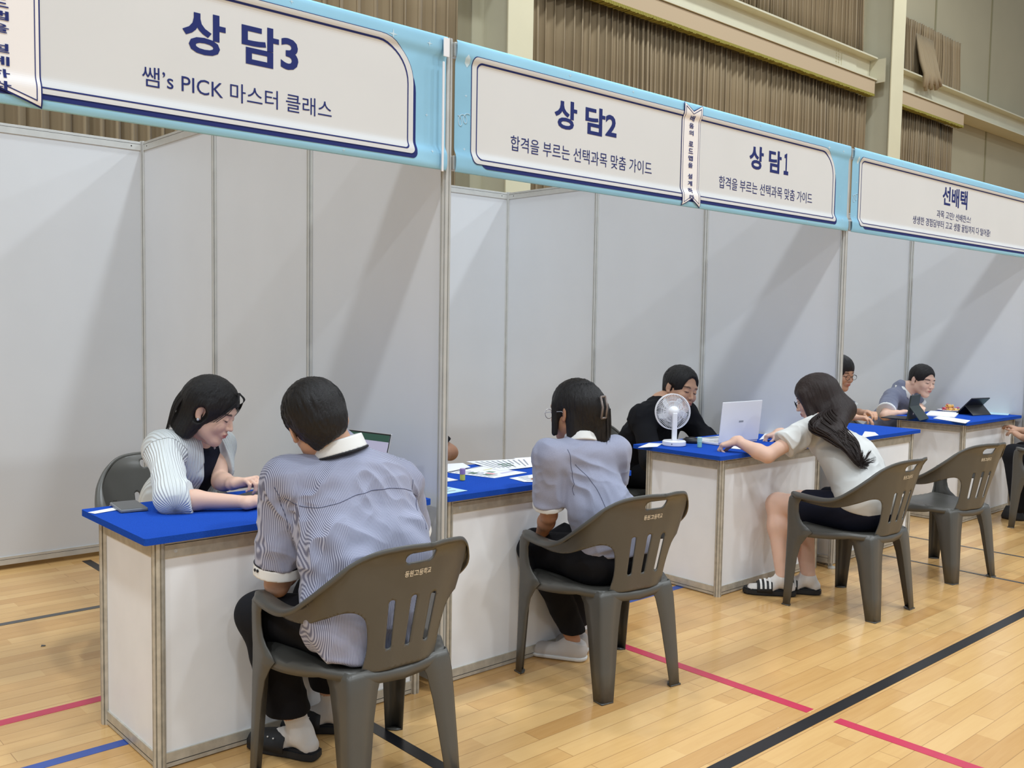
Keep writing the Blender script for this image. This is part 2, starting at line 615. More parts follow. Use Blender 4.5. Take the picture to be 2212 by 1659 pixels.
def post_bm(h, z0=0.035):
    """eight-sided slotted aluminium post"""
    bm = bmesh.new()
    R = 0.0205
    pts = []
    for k in range(8):
        a = 2 * PI * k / 8
        for da, rr in ((-0.30, R), (-0.13, R), (-0.12, R - 0.007), (0.12, R - 0.007), (0.13, R), (0.30, R)):
            pts.append((rr * math.cos(a + da), rr * math.sin(a + da)))
    n = len(pts)
    lo = [bm.verts.new((x, y, z0)) for x, y in pts]
    hi = [bm.verts.new((x, y, h)) for x, y in pts]
    for i in range(n):
        bm.faces.new((lo[i], lo[(i + 1) % n], hi[(i + 1) % n], hi[i]))
    bm.faces.new(hi)
    bm.faces.new(lo[::-1])
    return bm


post0 = thing('booth_post', '', 'post')
obj('profile', post_bm(H), M['alu'], post0)
b = bmesh.new()
lathe(b, [(0, 0), (0.022, 0), (0.023, 0.004), (0.022, 0.012), (0.012, 0.014), (0.006, 0.016), (0.006, 0.045), (0, 0.045)], 20)
obj('foot', b, M['alu'], post0)
post_used = [False]


def post(x, y, label):
    if not post_used[0]:
        post_used[0] = True
        post0.location = (x, y, 0)
        post0['label'] = label
        return post0
    return dup(post0, (x, y, 0), 0, label)


def wall_panel(x, y, rz, label, w=0.95):
    """framed partition panel standing between two posts; local x runs along it"""
    t = thing('partition_panel', label, 'partition panel', (x, y, 0), rz)
    obj('board', boxes((0.018, w + 0.022, -0.002, 0.002, 0.07, H - 0.05)), M['panel'], t)
    for nm, z0, z1 in (('bottom_rail', 0.028, 0.075), ('top_rail', H - 0.058, H - 0.006)):
        b = boxes((0.02, w + 0.02, -0.0085, 0.0085, z0, z1), bevel=0.001)
        r = obj(nm, b, M['alu'], t)
        g = boxes((0.02, w + 0.02, -0.0088, 0.0088, (z0 if z0 < 1 else z1 - 0.016) + (0.030 if z0 < 1 else 0), (z0 if z0 < 1 else z1 - 0.016) + (0.032 if z0 < 1 else 0.002)))
        obj('groove', g, M['groove'], r)
        if z0 > 1:
            s = bmesh.new()
            for sx in (0.075, w - 0.035):
                for sy in (-1, 1):
                    lathe(s, [(0, 0), (0.004, 0), (0.004, 0.0012), (0, 0.0012)], 10, (0, 0, 0),
                          Matrix.Translation((sx, sy * 0.0085, z0 + 0.022)) @ Matrix.Rotation(-sy * PI / 2, 4, 'X'))
            obj('screw', s, M['groove'], r)
    return t


D = 2.97
for i, X in enumerate((0.0, 2.97, 5.94)):
    side = ('the near partition', 'the partition between the second and third banners', 'the far right partition')[i]
    for j in range(4):
        y = j * 0.99
        nm = ('front post', 'second post from the front', 'third post from the front', 'back corner post')[j]
        post(X, y, 'aluminium %s of %s' % (nm, side))
    for j in range(3):
        nm = ('front', 'middle', 'rear')[j]
        wall_panel(X, j * 0.99, PI / 2, 'white %s panel of %s' % (nm, side))
names = ['farthest left', 'left', 'next to the near back corner']
post(-0.99, D, 'aluminium back wall post one panel left of the near back corner')
wall_panel(-0.99, D, 0, 'white back wall panel at the left edge of the photo, above the bare floor')
wall_panel(-1.98, D, 0, 'white back wall panel farthest left behind the nearest desk')
post(0.99, D, 'aluminium post in the back wall behind the second banner')
post(1.98, D, 'aluminium back wall post behind the man in black')
wall_panel(0.0, D, 0, 'white back wall panel seen just right of the near front post')
wall_panel(0.99, D, 0, 'white middle back wall panel of the second booth')
wall_panel(1.98, D, 0, 'white back wall panel beside the partition in the second booth')
post(3.96, D, 'aluminium post in the back wall behind the seated uniformed boys')
post(4.95, D, 'aluminium post in the back wall near the far right partition')
wall_panel(2.97, D, 0, 'white left back wall panel of the third booth')
wall_panel(3.96, D, 0, 'white middle back wall panel of the third booth')
wall_panel(4.95, D, 0, 'white right back wall panel of the third booth')


# ------------------------------------------------------------------ banners
def yb(z):
    """front face of the banner cloth: it bulges over the two rails it is sleeved on"""
    g = lambda c, w: math.exp(-((z - c) / w) ** 4)
    return -0.022 - 0.014 * g(2.465, 0.038) - 0.014 * g(2.045, 0.038)


LV = [2.012 + 0.0055 * k for k in range(20)] + [2.385 + 0.0055 * k for k in range(20)]


def bf(off, X):
    return lambda u, v: (u + X, yb(v) - off , v)


def star(cx, cz, r):
    return [(cx + (r if k % 2 == 0 else r * 0.22) * math.sin(PI * k / 4), cz + (r if k % 2 == 0 else r * 0.22) * math.cos(PI * k / 4)) for k in range(8)]


def banner(X, label, texts):
    """one sky blue banner with cream panel and centre ribbon; u runs 0..2.93 from the left post"""
    t = thing('booth_banner', label, 'banner', (0, 0, 0))
    x0, x1 = 0.0215, 2.9485
    b = strips([(x0, 2.008), (x1, 2.008), (x1, 2.496), (x0, 2.496)], [], bf(0.0, X), LV)
    obj('cloth', solidify(b, 0.0012), M['cloth_blue'], t, True)
    for z, nm in ((2.465, 'top_rail'), (2.045, 'bottom_rail')):
        obj(nm, boxes((X + 0.02, X + 2.95, -0.021, 0.012, z - 0.028, z + 0.026), bevel=0.003), M['alu'], t)
    cr = (0.12, 0.25, 1.0, 0.12)
    sh = rrect(0.135, 2.81, 2.034, 2.41, 0.14, 10, (0.3, 0.15, 1.0, 0.1))
    obj('panel_edge', strips(sh, [], bf(0.0016, X), LV), M['navy'], t)
    out = rrect(0.098, 2.800, 2.047, 2.4515, 0.153, 10, (0.16, 0.12, 1.0, 0.14))
    obj('panel_outline', strips(out, [], bf(0.0026, X), LV), M['navy'], t)
    inn = rrect(0.101, 2.797, 2.0495, 2.449, 0.15, 10, (0.16, 0.12, 1.0, 0.14))
    obj('cream_panel', strips(inn, [], bf(0.0036, X), LV), M['cream'], t)
    a = rrect(0.124, 2.775, 2.064, 2.432, 0.135, 10, (0.16, 0.12, 1.0, 0.16))
    c = rrect(0.1285, 2.7705, 2.0685, 2.4255, 0.131, 10, (0.16, 0.12, 1.0, 0.16))
    obj('border_line', strips(a, [c], bf(0.0046, X), LV), M['navy'], t)
    # ribbon over the middle
    rx0, rx1 = 1.385, 1.520
    mid = (rx0 + rx1) / 2
    if X < -1: rx0, rx1 = 1.33, 1.535; mid = 1.4325
    o1 = [(rx0 - .004, 2.008), (mid, 2.044), (rx1 + .004, 2.008), (rx1 + .004, 2.494), (mid, 2.460), (rx0 - .004, 2.494)]
    r = obj('ribbon', strips(o1, [], bf(0.0056, X), LV), M['navy'], t)
    o2 = [(rx0, 2.014), (mid, 2.049), (rx1, 2.014), (rx1, 2.490), (mid, 2.455), (rx0, 2.490)]
    obj('ribbon_face', strips(o2, [], bf(0.0066, X), LV), M['cream2'], r)
    g = 0.009
    o3 = [(rx0 + g, 2.026), (mid, 2.058), (rx1 - g, 2.026), (rx1 - g, 2.477), (mid, 2.446), (rx0 + g, 2.477)]
    g += 0.0025
    o4 = [(rx0 + g, 2.030), (mid, 2.061), (rx1 - g, 2.030), (rx1 - g, 2.472), (mid, 2.443), (rx0 + g, 2.472)]
    obj('border_line', strips(o3, [o4], bf(0.0076, X), LV), M['navy'], r)
    chars = '배움의 로드맵을 설계하다'
    z = 2.437
    for ch in chars:
        if ch == ' ':
            z -= 0.018
            continue
        w = 0.017 if X > -1 else 0.028
        lettering(ch, mid - w, mid + w, z - 0.024, z, bf(0.0086, X), M['navy'], r, 0.02, levels=LV)
        z -= 0.0335
    for (s, xa, xb, za, zb, bold) in texts:
        lettering(s, xa - X, xb - X, za, zb, bf(0.0048, X), M['navy'], t, bold, levels=LV)
    # small pale stars, leaf and squiggle printed on the blue
    dec = bmesh.new()
    rnd = random.Random(int(X * 10) + 77)
    spots = [(2.70, 2.455, 0.020), (2.86, 2.455, 0.013), (0.62, 2.473, 0.010), (1.02, 2.475, 0.010), (2.02, 2.475, 0.009), (2.5, 2.025, 0.008), (0.075, 2.30, 0.008), (0.07, 2.10, 0.008), (2.86, 2.2, 0.008), (2.88, 2.07, 0.009), (2.3, 2.473, 0.009)]
    for sx, sz, sr in spots:
        s2 = strips(star(sx, sz, sr), [], bf(0.0009, X), LV)
        me = bpy.data.meshes.new('tmp'); s2.to_mesh(me); s2.free(); dec.from_mesh(me); bpy.data.meshes.remove(me)
    pts = []
    for k in range(40):
        f = k / 39
        a = f * 4.2 * PI
        pts.append((X + 0.035 + 0.05 * f + 0.014 * math.sin(a), yb(2.22) - 0.0022, 2.20 + 0.022 * math.cos(a) * (1 - 0.3 * f) + 0.02 * f))
    tube(dec, pts, 0.0012, 5)
    leaf = [(0.075, 2.452), (0.063, 2.437), (0.065, 2.42), (0.078, 2.405), (0.089, 2.42), (0.087, 2.437)]
    s2 = strips(leaf, [], bf(0.0009, X), LV)
    me = bpy.data.meshes.new('tmp'); s2.to_mesh(me); s2.free(); dec.from_mesh(me); bpy.data.meshes.remove(me)
    obj('star_print', dec, M['pale'], t)
    return t


banner(-2.97, 'sky blue banner at the upper left with large navy lettering ending in 3', [
    ('상 담3', -1.031, -0.640, 2.247, 2.375, 0.028),
    ('쌤’s PICK 마스터 클래스', -1.153, -0.513, 2.122, 2.181, 0.0)])
banner(0.0, 'sky blue banner in the middle announcing desks 2 and 1 on one cream panel', [
    ('상 담2', 0.543, 0.926, 2.252, 2.371, 0.028),
    ('합격을 부르는 선택과목 맞춤 가이드', 0.303, 1.172, 2.126, 2.186, 0.0),
    ('상 담', 1.942, 2.238, 2.252, 2.371, 0.028), ('１', 2.262, 2.306, 2.256, 2.369, 0.034),
    ('합격을 부르는 선택과목 맞춤 가이드', 1.689, 2.556, 2.126, 2.186, 0.0)])
b4 = banner(2.97, 'sky blue banner at the right edge with three lines of small navy lettering', [
    ('선배택', 4.193, 4.586, 2.278, 2.406, 0.022),
    ('과목 고민? 선배찬스!', 4.117, 4.653, 2.189, 2.239, 0.0),
    ('생생한 경험담부터 고교 생활 꿀팁까지 다 털어줌!', 3.775, 5.002, 2.121, 2.172, 0.0)])
for ch in list(b4.children):
    if ch.name.startswith('ribbon'):
        for g in list(ch.children): bpy.data.objects.remove(g)
        bpy.data.objects.remove(ch)

# white tape tabs where the first banner is tied to the front post
t = thing('banner_clip', 'white clip strip tying the first banner to the near front post', 'clip')
obj('strip', boxes((-0.050, -0.024, -0.044, -0.040, 2.42, 2.488), (-0.054, -0.046, -0.046, -0.040, 2.0, 2.40), bevel=0.001), M['white_plastic'], t)


# ------------------------------------------------------------------ counters
def counter(x0, x1, y0, y1, label, top_over, overl):
    t = thing('counter_desk', label, 'desk', ((x0 + x1) / 2, (y0 + y1) / 2, 0))
    cx, cy = (x0 + x1) / 2, (y0 + y1) / 2
    hx, hy = (x1 - x0) / 2, (y1 - y0) / 2
    for sx in (-1, 1):
        for sy in (-1, 1):
            pb = post_bm(0.742, 0.0)
            bmesh.ops.translate(pb, verts=pb.verts, vec=(sx * (hx - 0.02), sy * (hy - 0.02), 0))
            obj('post', pb, M['alu_old'], t)
    # rails and boards: front, two sides (the back is open for the knees)
    for (ax0, ax1, ay0, ay1, nm) in ((-hx + 0.038, hx - 0.038, -hy + 0.012, -hy + 0.028, 'front'),
                                     (-hx + 0.012, -hx + 0.028, -hy + 0.038, hy - 0.038, 'side'), (hx - 0.028, hx - 0.012, -hy + 0.038, hy - 0.038, 'side')):
        mx, my = (ax0 + ax1) / 2, (ay0 + ay1) / 2
        if nm == 'front':
            bd = (ax0, ax1, my - 0.002, my + 0.002, 0.04, 0.70)
        else:
            bd = (mx - 0.002, mx + 0.002, ay0, ay1, 0.04, 0.70)
        obj('board', boxes(bd), M['desk_panel'], t)
        for (z0, z1) in ((0.004, 0.052), (0.684, 0.738)):
            r = obj('rail', boxes((ax0, ax1, ay0, ay1, z0, z1), bevel=0.001), M['alu_old'], t)
            gz = z0 + 0.014 if z0 < 0.3 else z1 - 0.012
            obj('groove', boxes((ax0 - (0 if nm == 'front' else 0.0004), ax1 + (0 if nm == 'front' else 0.0004), ay0 - (0.0004 if nm == 'front' else 0), ay1 + (0.0004 if nm == 'front' else 0), gz, gz + 0.0022)), M['groove'], r)
            if nm == 'front' and z0 > 0.3:
                s = bmesh.new()
                lathe(s, [(0, 0), (0.005, 0), (0.0065, 0.0008), (0.0065, 0.0015), (0.003, 0.0015), (0, 0.0005)], 14, (0, 0, 0),
                      Matrix.Translation((ax0 + 0.035, ay0, z0 + 0.020)) @ Matrix.Rotation(PI / 2, 4, 'X'))
                obj('screw', s, M['alu'], r)
    a0, a1, b0, b1 = overl
    out = rrect(a0 - cx, a1 - cx, b0 - cy, b1 - cy, 0.012, 4)
    bm = sheet(out, [], 0.05, lambda u, v: (u, v, 0.765 + 0.0012 * math.sin(u * 23) * math.sin(v * 17)))
    bmesh.ops.recalc_face_normals(bm, faces=bm.faces)
    r = bmesh.ops.extrude_face_region(bm, geom=bm.faces[:])
    for v in r['geom']:
        if isinstance(v, bmesh.types.BMVert): v.co.z -= 0.022
    obj('top', bm, M['felt'], t)
    return t


counter(-1.105, -0.065, 0.035, 0.545, 'white panelled counter with blue top in the near booth', 0, (-1.145, -0.045, 0.005, 0.590))
counter(0.050, 1.060, 0.030, 0.540, 'white panelled counter with blue top just right of the near front post', 0, (0.030, 1.120, 0.000, 0.590))
counter(1.920, 2.925, 0.065, 0.590, 'white panelled counter with blue top carrying the small white fan', 0, (1.865, 2.945, 0.035, 0.640))
counter(3.010, 4.060, 0.030, 0.560, 'white panelled counter with blue top beyond the girl in white', 0, (3.000, 4.110, 0.010, 0.610))
counter(4.925, 5.900, 0.055, 0.580, 'white panelled counter with blue top and tablets at the right', 0, (4.870, 5.915, 0.015, 0.620))
# ------------------------------------------------------------------ plastic armchair, front towards +y
def catmull(P, n):
    P = [np.array(p, float) for p in P]
    P = [2 * P[0] - P[1]] + P + [2 * P[-1] - P[-2]]
    out = []
    for i in range(1, len(P) - 2):
        for k in range(n):
            t = k / n
            a, b, c, d = P[i - 1], P[i], P[i + 1], P[i + 2]
            out.append(0.5 * ((2 * b) + (-a + c) * t + (2 * a - 5 * b + 4 * c - d) * t * t + (-a + 3 * b - 3 * c + d) * t ** 3))
    out.append(P[-2])
    return np.array(out)


_half = catmull([(0, -0.245), (0.10, -0.236), (0.185, -0.20), (0.238, -0.13), (0.254, -0.03), (0.252, 0.08), (0.240, 0.210)], 12)
_al = np.concatenate([[0], np.cumsum(np.linalg.norm(np.diff(_half, axis=0), axis=1))])
CU = float(_al[-1])


def plan(u):
    s = 1 if u >= 0 else -1
    a = min(abs(u), CU)
    x = np.interp(a, _al, _half[:, 0])
    y = np.interp(a, _al, _half[:, 1])
    e = 0.01
    x2 = np.interp(min(a + e, CU), _al, _half[:, 0]); y2 = np.interp(min(a + e, CU), _al, _half[:, 1])
    x1 = np.interp(max(a - e, 0), _al, _half[:, 0]); y1 = np.interp(max(a - e, 0), _al, _half[:, 1])
    tx, ty = x2 - x1, y2 - y1
    if a < e: tx, ty = 1, 0
    l = math.hypot(tx, ty)
    return s * x, y, s * ty / l, -tx / l          # point and outward normal


def cmap(u, z, off=0.0):
    x, y, nx, ny = plan(u)
    a = abs(u)
    k = 0.24 * max(0, 1 - a / 0.60) + 0.16 * max(0, 1 - abs(a - 0.26) / 0.2)
    d = k * (z - 0.60) + off
    if z > 0.74: d += 1.2 * (z - 0.74) ** 2 * 8 * max(0, 1 - a / 0.3)
    return (x + nx * d, y + ny * d, z)


ctop = catmull([(0, 0.806), (0.08, 0.804), (0.14, 0.790), (0.19, 0.757), (0.24, 0.706), (0.30, 0.648), (0.36, 0.605), (0.43, 0.586), (0.52, 0.586), (CU - .001, 0.592)], 6)
cbot = catmull([(CU - .001, 0.556), (0.52, 0.548), (0.43, 0.545), (0.35, 0.556), (0.27, 0.586), (0.215, 0.608), (0.178, 0.608), (0.152, 0.585), (0.142, 0.54), (0.140, 0.49), (0.146, 0.45), (0.158, 0.412)], 5)
right = [tuple(p) for p in ctop] + [tuple(p) for p in cbot]
outline = right + [(-u, z) for u, z in right[::-1]]
_o = []
for p in outline:
    if not _o or math.hypot(p[0] - _o[-1][0], p[1] - _o[-1][1]) > 0.002: _o.append(p)
outline = _o
if math.hypot(outline[0][0] - outline[-1][0], outline[0][1] - outline[-1][1]) < 0.003: outline.pop()


def stadium(cx, cz, hw, hh, lean=0.0, n=6):
    r = min(hw, hh)
    p = rrect(cx - hw, cx + hw, cz - hh, cz + hh, r * 0.95, n)
    return [(x + lean * (z - cz), z) for x, z in p]


slots = [stadium(-0.072, 0.560, 0.0110, 0.078, -0.03), stadium(0.0, 0.562, 0.0110, 0.080), stadium(0.072, 0.560, 0.0110, 0.078, 0.03)]
handle = stadium(0.0, 0.764, 0.050, 0.0185)


def make_chair(label, loc, rz):
    t = thing('plastic_armchair', label, 'chair', loc, rz)
    bm = sheet(outline, slots + [handle], 0.011, cmap)
    back = obj('backrest', solidify(bm, 0.0055), M['chair'], t, True)
    lettering('동원고등학교', -0.046, 0.046, 0.702, 0.722, lambda u, v: cmap(u, v, 0.0070), M['chair_text'], back, 0.022)
    # rolled top edge widening into the armrests
    for s in (-1, 1):
        b = bmesh.new()
        rows = []
        for i in range(46):
            a = 0.0 + (CU - 0.004) * i / 45
            zt = float(np.interp(a, ctop[:, 0], ctop[:, 1]))
            x, y, z = cmap(s * a, zt)
            _, _, nx, ny = plan(s * a)
            w = 0.006 + 0.046 * min(1, max(0, (a - 0.16) / 0.22)) ** 1.3
            if i > 42: w *= 1 - 0.12 * (i - 42)
            sec = [(-0.006, -0.014), (-0.006, 0.0), (-0.002, 0.004), (w * 0.5, 0.006), (w * 0.9, 0.004), (w, -0.003), (w + 0.001, -0.016 if a > 0.2 else -0.008), (w - 0.004, -0.015 if a > 0.2 else -0.007),
                   (w - 0.006, -0.004), (w * 0.5, 0.001), (0.0, -0.002), (-0.001, -0.014)]
            rows.append([b.verts.new((x + nx * q, y + ny * q, z + h)) for q, h in sec])
        for r1, r2 in zip(rows, rows[1:]):
            for k in range(len(r1)):
                q = (k + 1) % len(r1)
                b.faces.new((r1[k], r1[q], r2[q], r2[k]))
        b.faces.new(rows[0]); b.faces.new(rows[-1][::-1])
        obj('armrest', b, M['chair'], t, True)
    # seat
    so = catmull([(0.0, 0.238), (0.15, 0.236), (0.235, 0.225), (0.270, 0.18), (0.266, 0.05), (0.240, -0.06), (0.200, -0.14), (0.15, -0.192), (0.0, -0.208)], 5)
    so = [tuple(p) for p in so]
    sl = so + [(-x, y) for x, y in so[::-1][1:-1]]

    def smap(u, v):
        d = max(0, 1 - (u / 0.26) ** 2) * max(0, 1 - ((v - 0.0) / 0.24) ** 2)
        edge = max(abs(u) / 0.256, abs(v - 0.015) / 0.222)
        lift = 0.022 * max(0, abs(u) / 0.25 - 0.55) ** 1.5
        return (u, v, 0.428 - 0.020 * d + lift - 0.020 * max(0, edge - 0.88) / 0.12)
    b = sheet(sl, [], 0.024, smap)
    bmesh.ops.recalc_face_normals(b, faces=b.faces)
    bnd = [e for e in b.edges if e.is_boundary]
    r = bmesh.ops.extrude_edge_only(b, edges=bnd)
    for v in r['geom']:
        if isinstance(v, bmesh.types.BMVert): v.co.z -= 0.030
    obj('seat', solidify(b, 0.004), M['chair'], t, True)

    def leg(secs, s):
        """angle-section leg: (z, corner x, corner y, wing along x, wing along y)"""
        b = bmesh.new()
        rows = []
        for (z, cx, cy, wx, wy) in secs:
            sx, sy = (-1 if cx > 0 else 1), wy
            r = 0.35
            pts = [(cx + sx * wx, cy), (cx + sx * wx * 0.5, cy), (cx + sx * 0.014, cy), (cx + sx * 0.004, cy + math.copysign(0.004, wy)), (cx, cy + math.copysign(0.014, wy)), (cx, cy + wy * 0.5), (cx, cy + wy)]
            rows.append([b.verts.new((x, y, z)) for x, y in pts])
        for r1, r2 in zip(rows, rows[1:]):
            for k in range(len(r1) - 1):
                b.faces.new((r1[k], r1[k + 1], r2[k + 1], r2[k]))
        # closed foot pad
        z, cx, cy, wx, wy = secs[0]
        sx = -1 if cx > 0 else 1
        solidify(b, 0.0045)
        f = [(cx, cy), (cx + sx * wx, cy), (cx + sx * wx * 0.9, cy + wy * 0.5), (cx + sx * wx * 0.5, cy + wy * 0.9), (cx, cy + wy)]
        lo = [b.verts.new((x, y, 0.0)) for x, y in f]
        hi = [b.verts.new((x, y, 0.006)) for x, y in f]
        b.faces.new(lo[::-1]); b.faces.new(hi)
        for k in range(5): b.faces.new((lo[k], lo[(k + 1) % 5], hi[(k + 1) % 5], hi[k]))
        obj('leg', b, M['chair'], t, True)
    for s in (-1, 1):
        leg([(0.0, s * 0.205, -0.240, 0.056, 0.052), (0.12, s * 0.202, -0.229, 0.070, 0.066), (0.28, s * 0.197, -0.213, 0.088, 0.084), (0.36, s * 0.193, -0.205, 0.102, 0.104),
             (0.400, s * 0.189, -0.198, 0.115, 0.135), (0.422, s * 0.183, -0.192, 0.13, 0.17)], s)
        leg([(0.0, s * 0.284, 0.236, 0.044, -0.046), (0.12, s * 0.281, 0.233, 0.050, -0.056), (0.26, s * 0.279, 0.230, 0.058, -0.070), (0.33, s * 0.278, 0.229, 0.062, -0.088), (0.375, s * 0.277, 0.228, 0.060, -0.118),
             (0.405, s * 0.277, 0.228, 0.055, -0.150), (0.425, s * 0.277, 0.228, 0.045, -0.125), (0.442, s * 0.278, 0.228, 0.038, -0.098), (0.465, s * 0.279, 0.228, 0.032, -0.080), (0.50, s * 0.280, 0.228, 0.030, -0.070), (0.54, s * 0.282, 0.225, 0.030, -0.068), (0.568, s * 0.284, 0.219, 0.028, -0.076), (0.583, s * 0.282, 0.208, 0.024, -0.090)], s)
    return t


ch0 = make_chair('grey-brown plastic armchair nearest the camera, a boy in uniform shirt sitting on it', (-0.600, -0.385, 0), 0.0)
dup(ch0, (0.618, -0.300, 0), -0.14, 'grey-brown plastic armchair in which the girl with the hair clip sits')
dup(ch0, (2.365, -0.455, 0), -0.02, 'grey-brown plastic armchair in which the girl in the white T-shirt sits')
dup(ch0, (3.42, -0.44, 0), -0.20, 'empty grey-brown plastic armchair standing out on the floor')
dup(ch0, (5.39, -0.44, 0), 0.02, 'grey-brown plastic armchair cut off by the right edge of the photo')
dup(ch0, (-0.56, 1.24, 0), PI - 0.1, 'plastic armchair behind the woman in the pale cardigan')
dup(ch0, (2.30, 1.10, 0), PI + 0.05, 'plastic armchair behind the man in black')
dup(ch0, (0.62, 1.12, 0), PI, 'plastic armchair behind the second counter, mostly hidden by the papers')
dup(ch0, (5.30, 1.12, 0), PI + 0.1, 'plastic armchair behind the smiling uniformed boy at right')
dup(ch0, (4.0, 1.3, 0), PI, 'plastic armchair of the boy half hidden behind the post')
# ------------------------------------------------------------------ soft bodies: blended solids meshed into one skin
def V3(*a): return np.array(a, float)


def unit(v):
    v = np.asarray(v, float)
    return v / (np.linalg.norm(v) + 1e-12)


class Solid:
    """list of blended primitives; each: (op, k, fn, lo, hi)"""

    def __init__(s): s.p = []

    def _add(s, op, k, fn, lo, hi): s.p.append((op, k, fn, np.array(lo), np.array(hi)))

    def cone(s, a, b, ra, rb, k=0.01, op='+'):
        a, b = np.asarray(a, float), np.asarray(b, float)
        ba = b - a
        L = ba @ ba + 1e-12

        def fn(P):
            t = np.clip(((P - a) @ ba) / L, 0, 1)
            return np.linalg.norm(P - a - t[:, None] * ba, axis=1) - (ra + (rb - ra) * t)
        r = max(ra, rb)
        s._add(op, k, fn, np.minimum(a, b) - r, np.maximum(a, b) + r)
        return s

    def ball(s, c, r, k=0.01, op='+'): return s.cone(c, np.asarray(c, float) + 1e-6, r, r, k, op)

    def ell(s, c, r, R=None, k=0.01, op='+'):
        c, r = np.asarray(c, float), np.asarray(r, float)
        R = np.eye(3) if R is None else R      # columns are the axes

        def fn(P):
            q = (P - c) @ R
            k0 = np.linalg.norm(q / r, axis=1)
            k1 = np.linalg.norm(q / r ** 2, axis=1) + 1e-9
            return k0 * (k0 - 1) / k1
        m = np.abs(R) @ r + k * (r.max() / r.min() - 1)
        s._add(op, k, fn, c - m, c + m)
        return s

    def slab(s, a, b, ra, rb, lat, wa, wb, k=0.02, op='+', fwd=None):
        """cone whose section is stretched wa..wb times along lat"""
        a, b = np.asarray(a, float), np.asarray(b, float)
        ba = b - a
        L = ba @ ba + 1e-12
        lat = unit(lat)

        def fn(P):
            t = np.clip(((P - a) @ ba) / L, 0, 1)
            d = P - a - t[:, None] * ba
            l = d @ lat
            w = wa + (wb - wa) * t
            d = d + np.outer(l / w - l, lat)
            return (np.linalg.norm(d, axis=1) - (ra + (rb - ra) * t)) * 0.9
        r = max(ra * wa, rb * wb) + k * (max(wa, wb, 1 / min(wa, wb)) * 1.15 - 1)
        s._add(op, k, fn, np.minimum(a, b) - r, np.maximum(a, b) + r)
        return s

    def cut(s, p, n, k=0.004):
        """remove everything on the side n points to"""
        p, n = np.asarray(p, float), unit(n)
        s._add('&', k, lambda P: (P - p) @ n, (-99,) * 3, (99,) * 3)
        return s

    def limit(s, p, n, c, r, k=0.004):
        """cut by a plane, but only within radius r of c"""
        p, n, c = np.asarray(p, float), unit(n), np.asarray(c, float)

        def fn(P):
            return np.maximum(-((P - p) @ n), np.linalg.norm(P - c, axis=1) - r)
        s._add('-', k, fn, c - r, c + r)
        return s

    def group(s, other): s.p += other.p; return s

    def shell(s, t):
        return s


